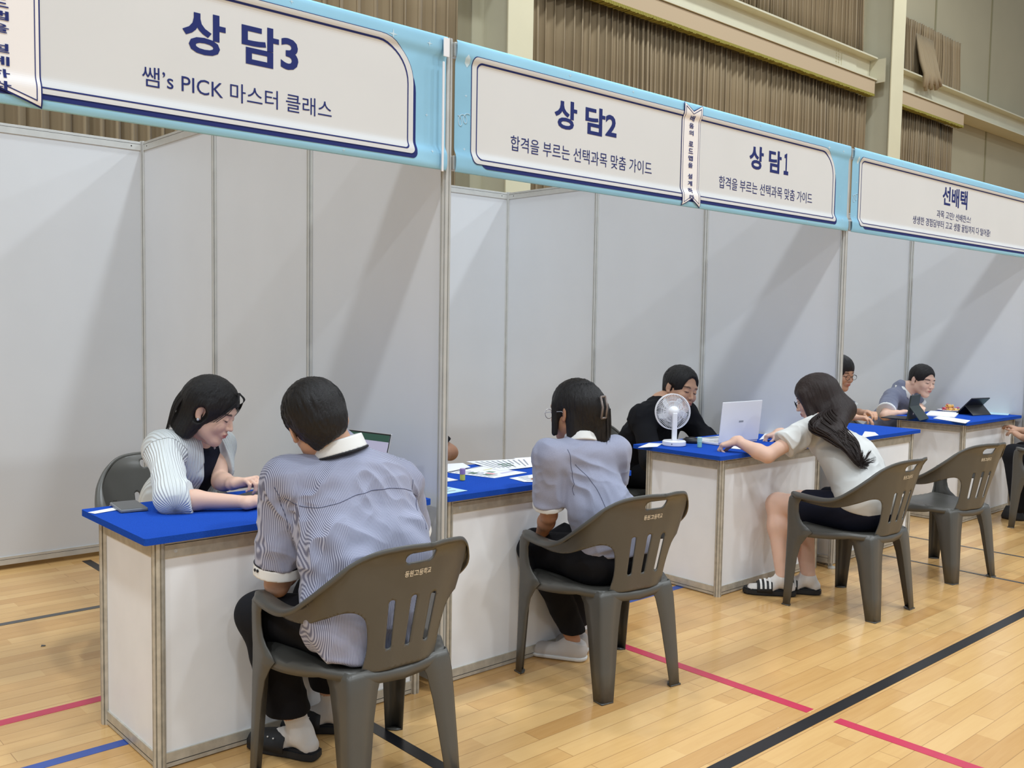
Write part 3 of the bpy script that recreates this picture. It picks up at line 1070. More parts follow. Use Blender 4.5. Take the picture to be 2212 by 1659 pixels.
def mesh_solid(name, S, res, m, parent, post=None, color=None, disp=None):
    adds = [q for q in S.p if q[0] == '+']
    lo = np.min([q[3] for q in adds], 0) - 4 * res
    hi = np.max([q[4] for q in adds], 0) + 4 * res
    n = 12
    B = n * res
    nb = np.ceil((hi - lo) / B).astype(int)
    g = np.arange(n + 1)
    gx, gy, gz = np.meshgrid(g, g, g, indexing='ij')
    base = np.stack([gx, gy, gz], -1).reshape(-1, 3) * res
    T = (nb * n + 2)
    kx, ky = int(T[1] * T[2]), int(T[2])
    cell_keys, cell_pos, quads = [], [], []
    for bi in range(nb[0]):
        for bj in range(nb[1]):
            for bk in range(nb[2]):
                o = lo + np.array((bi, bj, bk)) * B
                act = [q for q in S.p if np.all(q[4] + q[1] * 1.8 + 4 * res > o) and np.all(q[3] - q[1] * 1.8 - 4 * res < o + B)]
                if not any(q[0] == '+' for q in act): continue
                P = base + o
                d = np.full(len(P), 1.0)
                first = True
                for op, k, fn, _, _ in act:
                    e = fn(P)
                    if op == '+':
                        if first: d = e; first = False
                        else:
                            h = np.maximum(k - np.abs(d - e), 0) / k
                            d = np.minimum(d, e) - h * h * k * 0.25
                    else:
                        if first: continue
                        if op == '-': e = -e
                        h = np.maximum(k - np.abs(d - e), 0) / k
                        d = np.maximum(d, e) + h * h * k * 0.25
                if d.min() > 0 or d.max() < 0: continue
                G = d.reshape(n + 1, n + 1, n + 1)
                s = G < 0
                c = s[:-1, :-1, :-1].astype(np.int8)
                cnt = np.zeros((n, n, n), np.int8)
                for a in (0, 1):
                    for b in (0, 1):
                        for e in (0, 1):
                            cnt += s[a:n + a, b:n + b, e:n + e]
                mixed = (cnt > 0) & (cnt < 8)
                I, J, K = np.nonzero(mixed)
                if len(I) == 0: continue
                acc = np.zeros((len(I), 3)); num = np.zeros(len(I))
                for ax in range(3):
                    for a in (0, 1):
                        for b in (0, 1):
                            off = [0, 0, 0]
                            oth = [q for q in range(3) if q != ax]
                            off[oth[0]] = a; off[oth[1]] = b
                            v0 = G[I + off[0], J + off[1], K + off[2]]
                            of2 = list(off); of2[ax] = 1
                            v1 = G[I + of2[0], J + of2[1], K + of2[2]]
                            x = (v0 < 0) != (v1 < 0)
                            t = np.where(x, v0 / np.where(x, v0 - v1, 1), 0)
                            p = np.zeros((len(I), 3)); p[:, oth[0]] = a; p[:, oth[1]] = b; p[:, ax] = t
                            acc += p * x[:, None]; num += x
                pos = (np.stack([I, J, K], -1) + acc / num[:, None]) * res + o
                gi, gj, gk = I + bi * n, J + bj * n, K + bk * n
                cell_keys.append((gi + 1) * kx + (gj + 1) * ky + gk + 1)
                cell_pos.append(pos)
                for ax in range(3):
                    sl0 = s[:n, :n, :n]
                    sl1 = s[1:, :n, :n] if ax == 0 else (s[:n, 1:, :n] if ax == 1 else s[:n, :n, 1:])
                    X = sl0 != sl1
                    i, j, k2 = np.nonzero(X)
                    if len(i) == 0: continue
                    flip = sl0[i, j, k2]
                    key = (i + bi * n + 1) * kx + (j + bj * n + 1) * ky + (k2 + bk * n + 1)
                    st = [kx, ky, 1]
                    oth = [(1, 2), (2, 0), (0, 1)][ax]
                    a, b = st[oth[0]], st[oth[1]]
                    q = np.stack([key - a - b, key - b, key, key - a], -1)
                    q = np.where(flip[:, None], q, q[:, ::-1])
                    quads.append(q)
    keys = np.concatenate(cell_keys); pos = np.concatenate(cell_pos)
    od = np.argsort(keys); keys = keys[od]; pos = pos[od]
    Q = np.concatenate(quads)
    idx = np.searchsorted(keys, Q)
    idx = np.clip(idx, 0, len(keys) - 1)
    ok = (keys[idx] == Q).all(1)
    F = idx[ok]
    # light smoothing of the lattice
    for _ in range(2):
        acc = np.zeros_like(pos); num = np.zeros(len(pos))
        for a in range(4):
            np.add.at(acc, F[:, a], pos[F[:, (a + 1) % 4]] + pos[F[:, (a + 3) % 4]])
            np.add.at(num, F[:, a], 2)
        mm = num > 0
        pos[mm] = pos[mm] * 0.5 + 0.5 * acc[mm] / num[mm][:, None]
    if disp is not None:
        e1 = pos[F[:, 2]] - pos[F[:, 0]]; e2 = pos[F[:, 3]] - pos[F[:, 1]]
        fn_ = np.cross(e1, e2)
        N = np.zeros_like(pos)
        for a in range(4): np.add.at(N, F[:, a], fn_)
        N /= np.linalg.norm(N, axis=1)[:, None] + 1e-12
        pos = pos + N * disp(pos, N)[:, None]
    me = bpy.data.meshes.new(name)
    me.vertices.add(len(pos)); me.vertices.foreach_set('co', pos.ravel())
    me.loops.add(len(F) * 4); me.loops.foreach_set('vertex_index', F.ravel())
    me.polygons.add(len(F)); me.polygons.foreach_set('loop_start', np.arange(len(F)) * 4)
    me.update(calc_edges=True)
    if color is not None:
        at_ = me.color_attributes.new('tone', 'FLOAT_COLOR', 'POINT')
        c = np.ones((len(pos), 4)); c[:, :3] = color(pos)
        at_.data.foreach_set('color', c.ravel())
    o = link_mesh(name, me, m, parent, True)
    return o


def hnoise(P, seed=0):
    """smooth value noise in [-1, 1]"""
    P = np.asarray(P) + seed * 17.13
    f = np.floor(P).astype(np.int64)
    t = P - f
    t = t * t * (3 - 2 * t)

    def h(i, j, k):
        n = (i * 374761393 + j * 668265263 + k * 1274126177) & 0xffffffff
        n = ((n ^ (n >> 13)) * 1103515245) & 0xffffffff
        return ((n ^ (n >> 16)) & 0xffff) / 32767.5 - 1
    r = 0
    for a in (0, 1):
        for b in (0, 1):
            for c in (0, 1):
                w = (t[:, 0] if a else 1 - t[:, 0]) * (t[:, 1] if b else 1 - t[:, 1]) * (t[:, 2] if c else 1 - t[:, 2])
                r = r + w * h(f[:, 0] + a, f[:, 1] + b, f[:, 2] + c)
    return r


def folds(amp, dirs, scale=1.0, seed=1):
    """cloth creases: ridged noise drawn out along the given direction"""
    ds = [unit(d) for d in dirs]

    def fn(P, N):
        out = 0
        for i, d in enumerate(ds):
            a = unit(np.cross(d, V3(0.3, 0.2, 1) if abs(d[2]) < 0.9 else V3(1, 0.2, 0)))
            b = np.cross(d, a)
            Q = np.stack([P @ d * 5 * scale, P @ a * 22 * scale, P @ b * 22 * scale], -1)
            Q = Q + 0.5 * hnoise(P * 9, seed + i)[:, None]
            m = np.clip(0.5 + 1.3 * hnoise(P * 5, seed + 9 + i), 0, 1)
            out = out + (1 - 2.2 * np.abs(hnoise(Q, seed + 3 * i))) * m
        return amp * out + amp * 0.5 * hnoise(P * 10 * scale, seed + 5)
    return fn


# ------------------------------------------------------------------ people
def frame(f, up):
    f = unit(f); x = unit(np.cross(f, up)); u = np.cross(x, f)
    return np.stack([x, f, u], 1)       # columns: right, forward, up


class Head:
    def __init__(s, c, f, up=(0, 0, 1), size=1.0):
        s.c = np.asarray(c, float); s.R = frame(f, up); s.k = size

    def w(s, x, y, z): return s.c + s.R @ (V3(x, y, z) * s.k)

    def loc(s, P): return (P - s.c) @ s.R / s.k


def add_head(S, h, smile=0.0, ears=True, nose=1.0, jaw=1.0):
    k = h.k
    w, R = h.w, h.R
    S.ell(w(0, -0.014, 0.036), V3(0.075, 0.094, 0.080) * k, R, 0.02)
    S.ell(w(0, 0.026, -0.020), V3(0.063, 0.062, 0.082) * k, R, 0.02)
    for s in (-1, 1):
        S.cone(w(s * 0.052 * jaw, 0.0, -0.055), w(s * 0.016, 0.060, -0.094), 0.020 * k, 0.020 * k, 0.03)
        S.ball(w(s * 0.034, 0.062, -0.032), 0.023 * k, 0.025)
    S.ball(w(0, 0.070, -0.098), 0.017 * k, 0.025)
    S.cone(w(-0.034, 0.074, 0.026), w(0.034, 0.074, 0.026), 0.013 * k, 0.013 * k, 0.02)
    for s in (-1, 1):
        S.ell(w(s * 0.031, 0.100, 0.004), V3(0.018, 0.013, 0.011) * k, R, 0.012, '-')
        S.ell(w(s * 0.031, 0.076, 0.002), V3(0.015, 0.014, 0.012) * k, R, 0.005)
    S.cone(w(0, 0.084, 0.010), w(0, 0.104 * nose, -0.030), 0.006 * k, 0.0095 * k, 0.010)
    for s in (-1, 1): S.ball(w(s * 0.011, 0.094, -0.034), 0.0072 * k, 0.006)
    S.ell(w(0, 0.084, -0.060), V3(0.027, 0.014, 0.016) * k, R, 0.012)
    S.ell(w(0, 0.0945, -0.0565), V3(0.020 + 0.006 * smile, 0.008, 0.0048) * k, R, 0.004)
    S.ell(w(0, 0.0925, -0.0675), V3(0.017 + 0.005 * smile, 0.008, 0.0060) * k, R, 0.004)
    S.cone(w(-0.020 - 0.006 * smile, 0.094, -0.0615 + 0.004 * smile), w(0, 0.1035, -0.0620), 0.0018 * k, 0.0024 * k, 0.003, '-')
    S.cone(w(0.020 + 0.006 * smile, 0.094, -0.0615 + 0.004 * smile), w(0, 0.1035, -0.0620), 0.0018 * k, 0.0024 * k, 0.003, '-')
    if smile:
        for s in (-1, 1):
            S.cone(w(s * 0.020, 0.090, -0.036), w(s * 0.036, 0.080, -0.066), 0.0035 * k, 0.003 * k, 0.010, '-')
            S.ball(w(s * 0.040, 0.066, -0.030), 0.016 * k, 0.02)
    if ears:
        for s in (-1, 1):
            A = frame(unit(R @ V3(s * 0.75, -0.35, 0)), R[:, 2])
            # ear: a tilted dish
            S.ell(w(s * 0.081, -0.012, -0.004), V3(0.015, 0.006, 0.031) * k, frame(R @ V3(s * 0.8, 0.55, 0.05), R[:, 2]), 0.006)
            S.ball(w(s * 0.079, -0.004, -0.030), 0.008 * k, 0.008)
            S.ell(w(s * 0.090, -0.004, 0.002), V3(0.006, 0.005, 0.016) * k, R, 0.005, '-')


SKIN = {'fair': srgb(226, 186, 164), 'mid': srgb(206, 160, 132), 'tan': srgb(184, 134, 104)}


def skin_color(h, base, lips=(150, 62, 62), brow=0.9, eyes='down'):
    base = np.array(base[:3])
    lip = np.array(srgb(*lips)[:3])
    dark = np.array(srgb(46, 34, 30)[:3])

    def fn(P):
        q = h.loc(P)
        c = np.tile(base, (len(P), 1))
        n = hnoise(P * 30, 3)
        c *= (1 + 0.03 * n)[:, None]
        x, y, z = q[:, 0], q[:, 1], q[:, 2]
        face = (y > 0.03) & (np.abs(z) < 0.14)

        def mixin(mask, col):
            nonlocal c
            mask = np.clip(mask, 0, 1) * face
            c = c * (1 - mask[:, None]) + col * mask[:, None]
        # warmth of cheeks, nose and ears
        ch = np.exp(-((np.abs(x) - 0.038) / 0.02) ** 2 - ((z + 0.03) / 0.02) ** 2) * 0.25
        mixin(ch, base * V3(1.0, 0.80, 0.76))
        l = 1.4 - 1.4 * ((x / 0.024) ** 2 + ((z + 0.062) / 0.0115) ** 2)
        mixin(np.minimum(l, 0.8) * (y > 0.075), lip)
        zb = 0.026 + 0.006 * np.cos((np.abs(x) - 0.034) * 60) - 0.006
        b = 1.6 - 1.6 * (((np.abs(x) - 0.034) / 0.021) ** 4 + ((z - zb) / 0.0052) ** 2)
        mixin(np.minimum(b, brow), dark)
        ze = 0.000 - 0.0035 * np.cos((np.abs(x) - 0.031) * 90)
        e = 1.5 - 1.5 * (((np.abs(x) - 0.031) / 0.0165) ** 4 + ((z - ze) / 0.0034) ** 2)
        mixin(np.minimum(e, 0.9), dark)
        nz = 1.2 - 1.2 * (((np.abs(x) - 0.007) / 0.004) ** 2 + ((z + 0.0405) / 0.003) ** 2)
        mixin(np.minimum(nz, 0.6) * (y > 0.09), base * 0.3)
        return c
    return fn


def skin_mat(name, rough=0.5):
    m = mat(name, (0.7, 0.5, 0.4, 1), rough, spec=0.35, bump=0.10, bscale=500)
    nt, b = nodes(m)
    a = nt.nodes.new('ShaderNodeVertexColor')
    a.layer_name = 'tone'
    nt.links.new(a.outputs['Color'], b.inputs['Base Color'])
    b.inputs['Subsurface Weight'].default_value = 0.12
    b.inputs['Subsurface Radius'].default_value = (0.01, 0.004, 0.002)
    return m


M['skin'] = skin_mat('skin')
M['nail'] = mat('nail', srgb(232, 190, 176), 0.3)


def hair_mat(name, c1, c2, sc=(520, 520, 22)):
    m = mat(name, c1, 0.46, spec=0.3, sheen=0.0)
    nt, b = nodes(m)
    tc = nt.nodes.new('ShaderNodeTexCoord')
    mp = nt.nodes.new('ShaderNodeMapping'); mp.inputs['Scale'].default_value = sc
    no = nt.nodes.new('ShaderNodeTexNoise'); no.inputs['Scale'].default_value = 1.0; no.inputs['Detail'].default_value = 3
    nt.links.new(tc.outputs['Object'], mp.inputs[0]); nt.links.new(mp.outputs[0], no.inputs['Vector'])
    mx = nt.nodes.new('ShaderNodeMix'); mx.data_type = 'RGBA'
    mx.inputs[6].default_value = c1; mx.inputs[7].default_value = c2
    nt.links.new(no.outputs['Fac'], mx.inputs[0]); nt.links.new(mx.outputs[2], b.inputs['Base Color'])
    bp = nt.nodes.new('ShaderNodeBump'); bp.inputs['Strength'].default_value = 0.7; bp.inputs['Distance'].default_value = 0.003
    nt.links.new(no.outputs['Fac'], bp.inputs['Height']); nt.links.new(bp.outputs[0], b.inputs['Normal'])
    return m


M['hair'] = hair_mat('black_hair', srgb(12, 11, 12), srgb(44, 41, 41))
M['hair_brown'] = hair_mat('dark_brown_hair', srgb(18, 13, 12), srgb(58, 43, 38), (420, 420, 22))


def check_mat():
    """fine blue-grey and white woven check of the uniform shirts"""
    m = mat('uniform_check_cloth', (0.5, 0.5, 0.6, 1), 0.85, spec=0.15, sheen=0.2)
    nt, b = nodes(m)
    N, L = nt.nodes, nt.links
    tc = N.new('ShaderNodeTexCoord')
    outs = []
    for d, sc in (('X', 80), ('Z', 80)):
        wv = N.new('ShaderNodeTexWave')
        wv.bands_direction = d
        wv.inputs['Scale'].default_value = sc
        wv.inputs['Distortion'].default_value = 0.0
        L.new(tc.outputs['Object'], wv.inputs['Vector'])
        outs.append(wv.outputs['Fac'])
    mu = N.new('ShaderNodeMath'); mu.operation = 'MULTIPLY_ADD'; mu.inputs[1].default_value = 0.72
    m2 = N.new('ShaderNodeMath'); m2.operation = 'MULTIPLY'; m2.inputs[1].default_value = 0.28
    L.new(outs[1], m2.inputs[0]); L.new(outs[0], mu.inputs[0]); L.new(m2.outputs[0], mu.inputs[2])
    cr = N.new('ShaderNodeValToRGB')
    e = cr.color_ramp.elements
    e[0].position = 0.25; e[0].color = srgb(108, 110, 134)
    e[1].position = 0.72; e[1].color = srgb(184, 186, 205)
    L.new(mu.outputs[0], cr.inputs[0]); L.new(cr.outputs[0], b.inputs['Base Color'])
    return m


M['check'] = check_mat()
M['check_soft'] = mat('uniform_grey_blue_cloth', srgb(160, 163, 184), 0.85, spec=0.15, vary=0.10, vscale=500, bump=0.1, bscale=600, sheen=0.2)
M['white_cloth'] = mat('white_cotton', srgb(236, 235, 232), 0.85, spec=0.15, bump=0.15, bscale=600)
M['black_trim'] = mat('black_piping', srgb(28, 28, 34), 0.8)
M['black_cloth'] = mat('black_cloth', srgb(24, 24, 28), 0.85, spec=0.2, bump=0.15, bscale=500)
M['navy_cloth'] = mat('navy_knit', srgb(26, 28, 42), 0.85, spec=0.2, bump=0.4, bscale=260)
M['sock'] = mat('white_ribbed_sock', srgb(224, 219, 214), 0.9, spec=0.1, bump=0.5, bscale=260, stretch=(1, 1, 0.1))
M['rubber'] = mat('black_rubber', srgb(28, 29, 32), 0.6, bump=0.1)
M['canvas_shoe'] = mat('pale_grey_canvas', srgb(208, 200, 194), 0.85, bump=0.3, bscale=400)


def pleat_mat():
    m = mat('pale_grey_pleated_knit', srgb(218, 222, 221), 0.8, spec=0.15, sheen=0.3)
    nt, b = nodes(m)
    N, L = nt.nodes, nt.links
    a = N.new('ShaderNodeVertexColor'); a.layer_name = 'tone'
    sp = N.new('ShaderNodeSeparateColor'); L.new(a.outputs['Color'], sp.inputs[0])
    mu = N.new('ShaderNodeMath'); mu.operation = 'MULTIPLY'; mu.inputs[1].default_value = 2 * PI
    sn = N.new('ShaderNodeMath'); sn.operation = 'SINE'
    L.new(sp.outputs[0], mu.inputs[0]); L.new(mu.outputs[0], sn.inputs[0])
    bp = N.new('ShaderNodeBump'); bp.inputs['Strength'].default_value = 1.0; bp.inputs['Distance'].default_value = 0.0014
    L.new(sn.outputs[0], bp.inputs['Height']); L.new(bp.outputs[0], b.inputs['Normal'])
    return m


M['pleat'] = pleat_mat()


def hand(S, wr, d, nrm, side, curl=(0.5, 0.55, 0.6, 0.65), spread=0.0, k=1.0, thumb=(0.0, 0.0), knuckle=None):
    """palm, four jointed fingers and a thumb; side=+1 puts the thumb at the frame's +x; d along the hand, nrm out of its back"""
    Y = unit(d); X = unit(np.cross(Y, nrm)); Z = np.cross(X, Y)
    L = lambda x, y, z: np.asarray(wr) + (X * x + Y * y + Z * z) * k
    s = side
    xs = [0.030 * s, 0.010 * s, -0.010 * s, -0.029 * s]
    ln = [0.070, 0.078, 0.073, 0.057]
    kn = [0.084, 0.088, 0.083, 0.074]
    S.cone(L(0, -0.02, 0), L(0, 0.012, 0), 0.024 * k, 0.023 * k, 0.012)
    for i in range(4):
        S.cone(L(xs[i] * 0.5, 0.010, -0.002), L(xs[i], kn[i], 0.0), 0.016 * k, 0.0115 * k, 0.010)
    S.cone(L(0.020 * s, 0.018, -0.010), L(0.022 * s, 0.055, -0.012), 0.015 * k, 0.012 * k, 0.010)
    S.cone(L(-0.020 * s, 0.018, -0.008), L(-0.022 * s, 0.060, -0.010), 0.013 * k, 0.011 * k, 0.010)
    tips = []
    for i in range(4):
        p = V3(xs[i], kn[i], 0.0)
        a = 0.0
        fan = -0.10 * (i - 1.5) * s * -1 * (1 + spread)
        segs = (0.44, 0.31, 0.25)
        rr = [0.0092, 0.0084, 0.0078, 0.0066]
        if i == 3: rr = [q * 0.88 for q in rr]
        c = curl[i]
        for j, f in enumerate(segs):
            a += c * (0.9, 1.1, 0.7)[j]
            q = p + V3(math.sin(fan) * ln[i] * f * math.cos(a), math.cos(a) * ln[i] * f, -math.sin(a) * ln[i] * f)
            S.cone(L(*p), L(*q), rr[j] * k, rr[j + 1] * k, 0.003)
            p = q
        tips.append(L(*p))
    t0 = V3(0.018 * s, 0.014, -0.008)
    t1 = V3(s * (0.046 - 0.010 * thumb[0]), 0.046, -0.016 - 0.012 * thumb[0])
    t2 = V3(s * (0.054 - 0.026 * thumb[0]), 0.076 + 0.004 * thumb[1], -0.022 - 0.022 * thumb[0])
    t3 = V3(s * (0.056 - 0.038 * thumb[0]), 0.100 + 0.004 * thumb[1], -0.024 - 0.028 * thumb[0])
    S.cone(L(*t0), L(*t1), 0.014 * k, 0.011 * k, 0.008)
    S.cone(L(*t1), L(*t2), 0.0105 * k, 0.0092 * k, 0.003)
    S.cone(L(*t2), L(*t3), 0.0092 * k, 0.0072 * k, 0.003)
    return tips


def arm(S, sh, el, wr, k=1.0, f=1.0):
    S.cone(sh, el, 0.046 * k, 0.036 * k, 0.03)
    m = el + (wr - el) * 0.28
    S.cone(el, m, 0.037 * k, 0.039 * k, 0.02)
    S.cone(m, wr, 0.039 * k, 0.0245 * k, 0.02)


def leg_sk(S, hip, kn, an, k=1.0):
    S.cone(hip, kn, 0.078 * k, 0.055 * k, 0.04)
    m = kn + (an - kn) * 0.32
    S.cone(kn, m, 0.054 * k, 0.055 * k, 0.03)
    S.cone(m, an, 0.055 * k, 0.034 * k, 0.03)


def foot_sk(S, an, toe, k=1.0):
    """bare foot under sock: ankle to heel and toes"""
    d = unit(V3(*(toe - an)) * V3(1, 1, 0))
    g = V3(an[0], an[1], 0.0)
    S.cone(an, g + d * -0.035 + V3(0, 0, 0.045), 0.034 * k, 0.030 * k, 0.02)
    S.cone(an + V3(0, 0, -0.01), g + d * 0.09 + V3(0, 0, 0.045), 0.034 * k, 0.030 * k, 0.02)
    S.slab(g + d * 0.06 + V3(0, 0, 0.04), g + d * 0.165 + V3(0, 0, 0.032), 0.024 * k, 0.018 * k, np.cross(d, V3(0, 0, 1)), 1.6, 1.9, 0.02)


def slide_shoe(t, an, toe, stripes=False, solid=False, name='slipper'):
    """black slide: thick sole and strap, open heel; solid adds a closed vamp with holes"""
    d = unit((toe - an) * V3(1, 1, 0)); lat = np.cross(d, V3(0, 0, 1))
    g = V3(an[0], an[1], 0.0)
    sh = [(-0.072, 0.010), (-0.066, 0.028), (-0.03, 0.037), (0.03, 0.038), (0.10, 0.046), (0.15, 0.047), (0.19, 0.036), (0.208, 0.014)]
    ol = [(a, b) for a, b in sh] + [(a, -b) for a, b in sh[::-1]]
    bm = sheet(ol, [], 0, lambda u, v: tuple(g + d * u + lat * v + V3(0, 0, 0.034)))
    bmesh.ops.recalc_face_normals(bm, faces=bm.faces)
    r = bmesh.ops.extrude_face_region(bm, geom=bm.faces[:])
    for v in r['geom']:
        if isinstance(v, bmesh.types.BMVert): v.co.z = 0.002
    bmesh.ops.bevel(bm, geom=[e for e in bm.edges if abs(e.verts[0].co.z - e.verts[1].co.z) < 1e-6 and len(e.link_faces) == 2 and e.calc_face_angle(0) > 0.8], offset=0.006, segments=2, affect='EDGES')
    sole = obj('slide_sandal' if stripes else name, bm, M['rubber'], t, False)
    bm = bmesh.new()
    a0, a1 = (0.055, 0.135) if not solid else (0.035, 0.19)
    rows = []
    for i in range(9):
        u = a0 + (a1 - a0) * i / 8
        row = []
        hgt = 0.087 - 0.030 * max(0, (u - 0.06)) / 0.13
        wd = 0.052 if u < 0.15 else 0.052 - 0.016 * (u - 0.15) / 0.04
        for j in range(13):
            an_ = PI * j / 12
            row.append(bm.verts.new(tuple(g + d * u + lat * wd * math.cos(an_) + V3(0, 0, 0.022 + (hgt - 0.022) * math.sin(an_) ** 0.8))))
        rows.append(row)
    for r1, r2 in zip(rows, rows[1:]):
        for j in range(12): bm.faces.new((r1[j], r1[j + 1], r2[j + 1], r2[j]))
    solidify(bm, 0.004)
    st = obj('strap', bm, M['rubber'], sole, True)
    dec = bmesh.new()
    if stripes:
        for q in range(3):
            u0 = 0.066 + 0.023 * q
            rows = []
            for j in range(1, 12):
                an_ = PI * j / 12
                rw = []
                for u in (u0, u0 + 0.011):
                    hgt = 0.0925 - 0.030 * max(0, (u - 0.06)) / 0.13
                    rw.append(dec.verts.new(tuple(g + d * (u + 0.004 * math.cos(an_)) + lat * 0.0575 * math.cos(an_) + V3(0, 0, 0.022 + (hgt - 0.022) * math.sin(an_) ** 0.8))))
                rows.append(rw)
            for r1, r2 in zip(rows, rows[1:]): dec.faces.new((r1[0], r1[1], r2[1], r2[0]))
        obj('stripe', dec, M['white_cloth'], sole)
    elif solid:
        for (u, an_) in ((0.075, 0.6), (0.10, 0.75), (0.12, 0.5), (0.075, 2.5), (0.10, 2.4)):
            hgt = 0.0925 - 0.030 * max(0, (u - 0.06)) / 0.13
            c = g + d * u + lat * 0.0565 * math.cos(an_) + V3(0, 0, 0.022 + (hgt - 0.022) * math.sin(an_) ** 0.8)
            lathe(dec, [(0, -0.003), (0.0028, -0.0015), (0.0028, 0.0015), (0, 0.003)], 8, tuple(c - V3(0, 0, 0.002)))
        obj('vent', dec, M['white_cloth'], sole)
    return sole


def sock(t, an, kn, toe, h, rings=True):
    S = Solid()
    up = an + unit(kn - an) * h
    S.cone(an, up, 0.036, 0.041, 0.02)
    foot_sk(S, an, toe, 1.09)
    S.cut(up, kn - an, 0.002)
    o = mesh_solid('sock', S, 0.004, M['sock'], t)
    if rings:
        b = bmesh.new()
        for q in (0.030, 0.044):
            c = up - unit(kn - an) * q
            A = frame(unit(kn - an), V3(1, 0.1, 0))
            pts = [tuple(c + (A[:, 0] * math.cos(a) + A[:, 2] * math.sin(a)) * 0.0405) for a in np.linspace(0, 2 * PI, 25)]
            tube(b, pts, 0.002, 5)
        obj('stripe', b, M['grey_tape'], o)
    return o


def strands(name, locks, m, parent, n=6):
    """locks: (points, base radius, flat) swept and tapered"""
    bm = bmesh.new()
    for pts, r, fl in locks:
        P = catmull(pts, 5)
        k = len(P)
        rr = [max(0.0006, r * (0.55 + 0.45 * math.sin(PI * min(1, 0.25 + i / k))) * (1 - (i / (k - 1)) ** 3)) for i in range(k)]
        tube(bm, [tuple(p) for p in P], rr, n, False, fl)
    return obj(name, bm, m, parent, True)


def band(t, name, a, b, r0, r1, m, res=0.004, lat=None, w=1.0):
    """a ring of cloth between a and b (cuff or collar)"""
    S = Solid()
    d = unit(b - a)
    if lat is None: S.cone(a - d * 0.02, b + d * 0.02, r0, r1, 0.002)
    else: S.slab(a - d * 0.02, b + d * 0.02, r0, r1, lat, w, w, 0.002)
    S.cut(a, a - b, 0.001)
    S.cut(b, b - a, 0.001)
    return mesh_solid(name, S, res, m, t)
from mathutils.bvhtree import BVHTree
def person(label): return thing('person', label, 'person')


def rebase(root, base):
    """put the empty at the base of what it carries"""
    b = Vector(tuple(float(q) for q in base))
    root.location = b
    for c in root.children: c.matrix_parent_inverse = Matrix.Translation(-b)


FINE, MID, LOW = 0.0034, 0.0042, 0.0058


def short_hair(h, th=0.016, nape=True, seed=1, back=0.0, fringe=0.0, low=-0.055):
    S = Solid()
    k = h.k; w, R = h.w, h.R
    S.ell(w(0, -0.016 - back, 0.040), V3(0.078 + th, 0.096 + th, 0.082 + th) * k, R, 0.02)
    if nape: S.ell(w(0, -0.055, -0.020), V3(0.058 + th * 0.6, 0.045 + th * 0.6, 0.055) * k, R, 0.03)
    S.ell(w(0, 0.125, -0.040 - fringe), V3(0.088, 0.075, 0.108) * k, R, 0.008, '-')
    for s in (-1, 1):
        S.ell(w(s * 0.095, 0.012, -0.030), V3(0.034, 0.034, 0.052) * k, R, 0.006, '-')
    S.cut(w(0, -0.05, low), -R[:, 2] * 1.0 + R[:, 1] * 0.25, 0.01)
    return S


def hair_disp(h, amp, seed=1, fx=130, fz=16):
    def fn(P, N):
        q = h.loc(P)
        Q = np.stack([q[:, 0] * fx, q[:, 1] * fx, q[:, 2] * fz], -1)
        return amp * hnoise(Q, seed) + amp * 0.6 * hnoise(Q * 0.4, seed + 2)
    return fn


def tufts(h, n, seed, L=0.03, spread=0.5, r=0.0022, top=-0.1, th=0.012, droop=0.6, front=False):
    """short locks lying over the scalp, pointing away from the crown"""
    rnd = random.Random(seed)
    out = []
    c = V3(0, -0.035, 0.045)
    for i in range(n):
        a = rnd.uniform(0, 2 * PI); z = rnd.uniform(top, 1)
        s = math.sqrt(max(0, 1 - z * z))
        d = V3(s * math.cos(a), s * math.sin(a), z)
        if d[1] > 0.55 and d[2] < 0.35 and not front: continue
        if d[1] > 0.2 and d[2] < -0.0: continue
        p = c * 0.45 + V3(0, 0, 0.02) + d * V3(0.078 + th, 0.094 + th, 0.080 + th)
        g = unit(V3(d[0] * 0.6, d[1] * 0.6 - 0.1, -droop) - d * (V3(d[0] * 0.6, d[1] * 0.6 - 0.1, -droop) @ d) + V3(rnd.uniform(-1, 1), rnd.uniform(-1, 1), rnd.uniform(-1, 1)) * 0.25)
        l = L * rnd.uniform(0.6, 1.3)
        E = V3(0.078 + th, 0.094 + th, 0.080 + th)
        c0 = c * 0.45 + V3(0, 0, 0.02)

        def onto(q, e):
            v = (q - c0) / E
            return c0 + v / np.linalg.norm(v) * E * (1 + e)
        pts = [h.w(*onto(p, -0.03)), h.w(*onto(p + g * l * 0.5, 0.018)), h.w(*onto(p + g * l, 0.0 + spread * rnd.uniform(-0.03, 0.05)))]
        out.append((pts, r * h.k * rnd.uniform(0.7, 1.4), 0.5))
    return out


# ================= the boy on the nearest chair (seen from behind)
t = person('person in checked uniform shirt and black trousers, seen from behind on the nearest chair')
h = Head(at(685, 914, 'y', -0.25), (0.28, 0.88, -0.34), (-0.20, 0.30, 0.92), 1.06)
nb = V3(-0.600, -0.270, 1.000)
shL, shR = V3(-0.805, -0.245, 0.945), V3(-0.415, -0.290, 0.900)
elL, elR = V3(-0.806, -0.195, 0.612), V3(-0.262, -0.17, 0.665)
wrL, wrR = V3(-0.62, -0.03, 0.66), V3(-0.42, 0.03, 0.80)
hipL, hipR = V3(-0.70, -0.40, 0.505), V3(-0.52, -0.40, 0.505)
knL, knR = V3(-0.805, -0.085, 0.485), V3(-0.56, -0.03, 0.495)
anL, anR = V3(-0.695, -0.145, 0.085), V3(-0.510, -0.045, 0.085)
toL, toR = V3(-0.775, 0.03, 0.0), V3(-0.66, 0.10, 0.0)
S = Solid()
add_head(S, h)
S.cone(h.w(0, -0.03, -0.045), nb, 0.050, 0.056, 0.03)
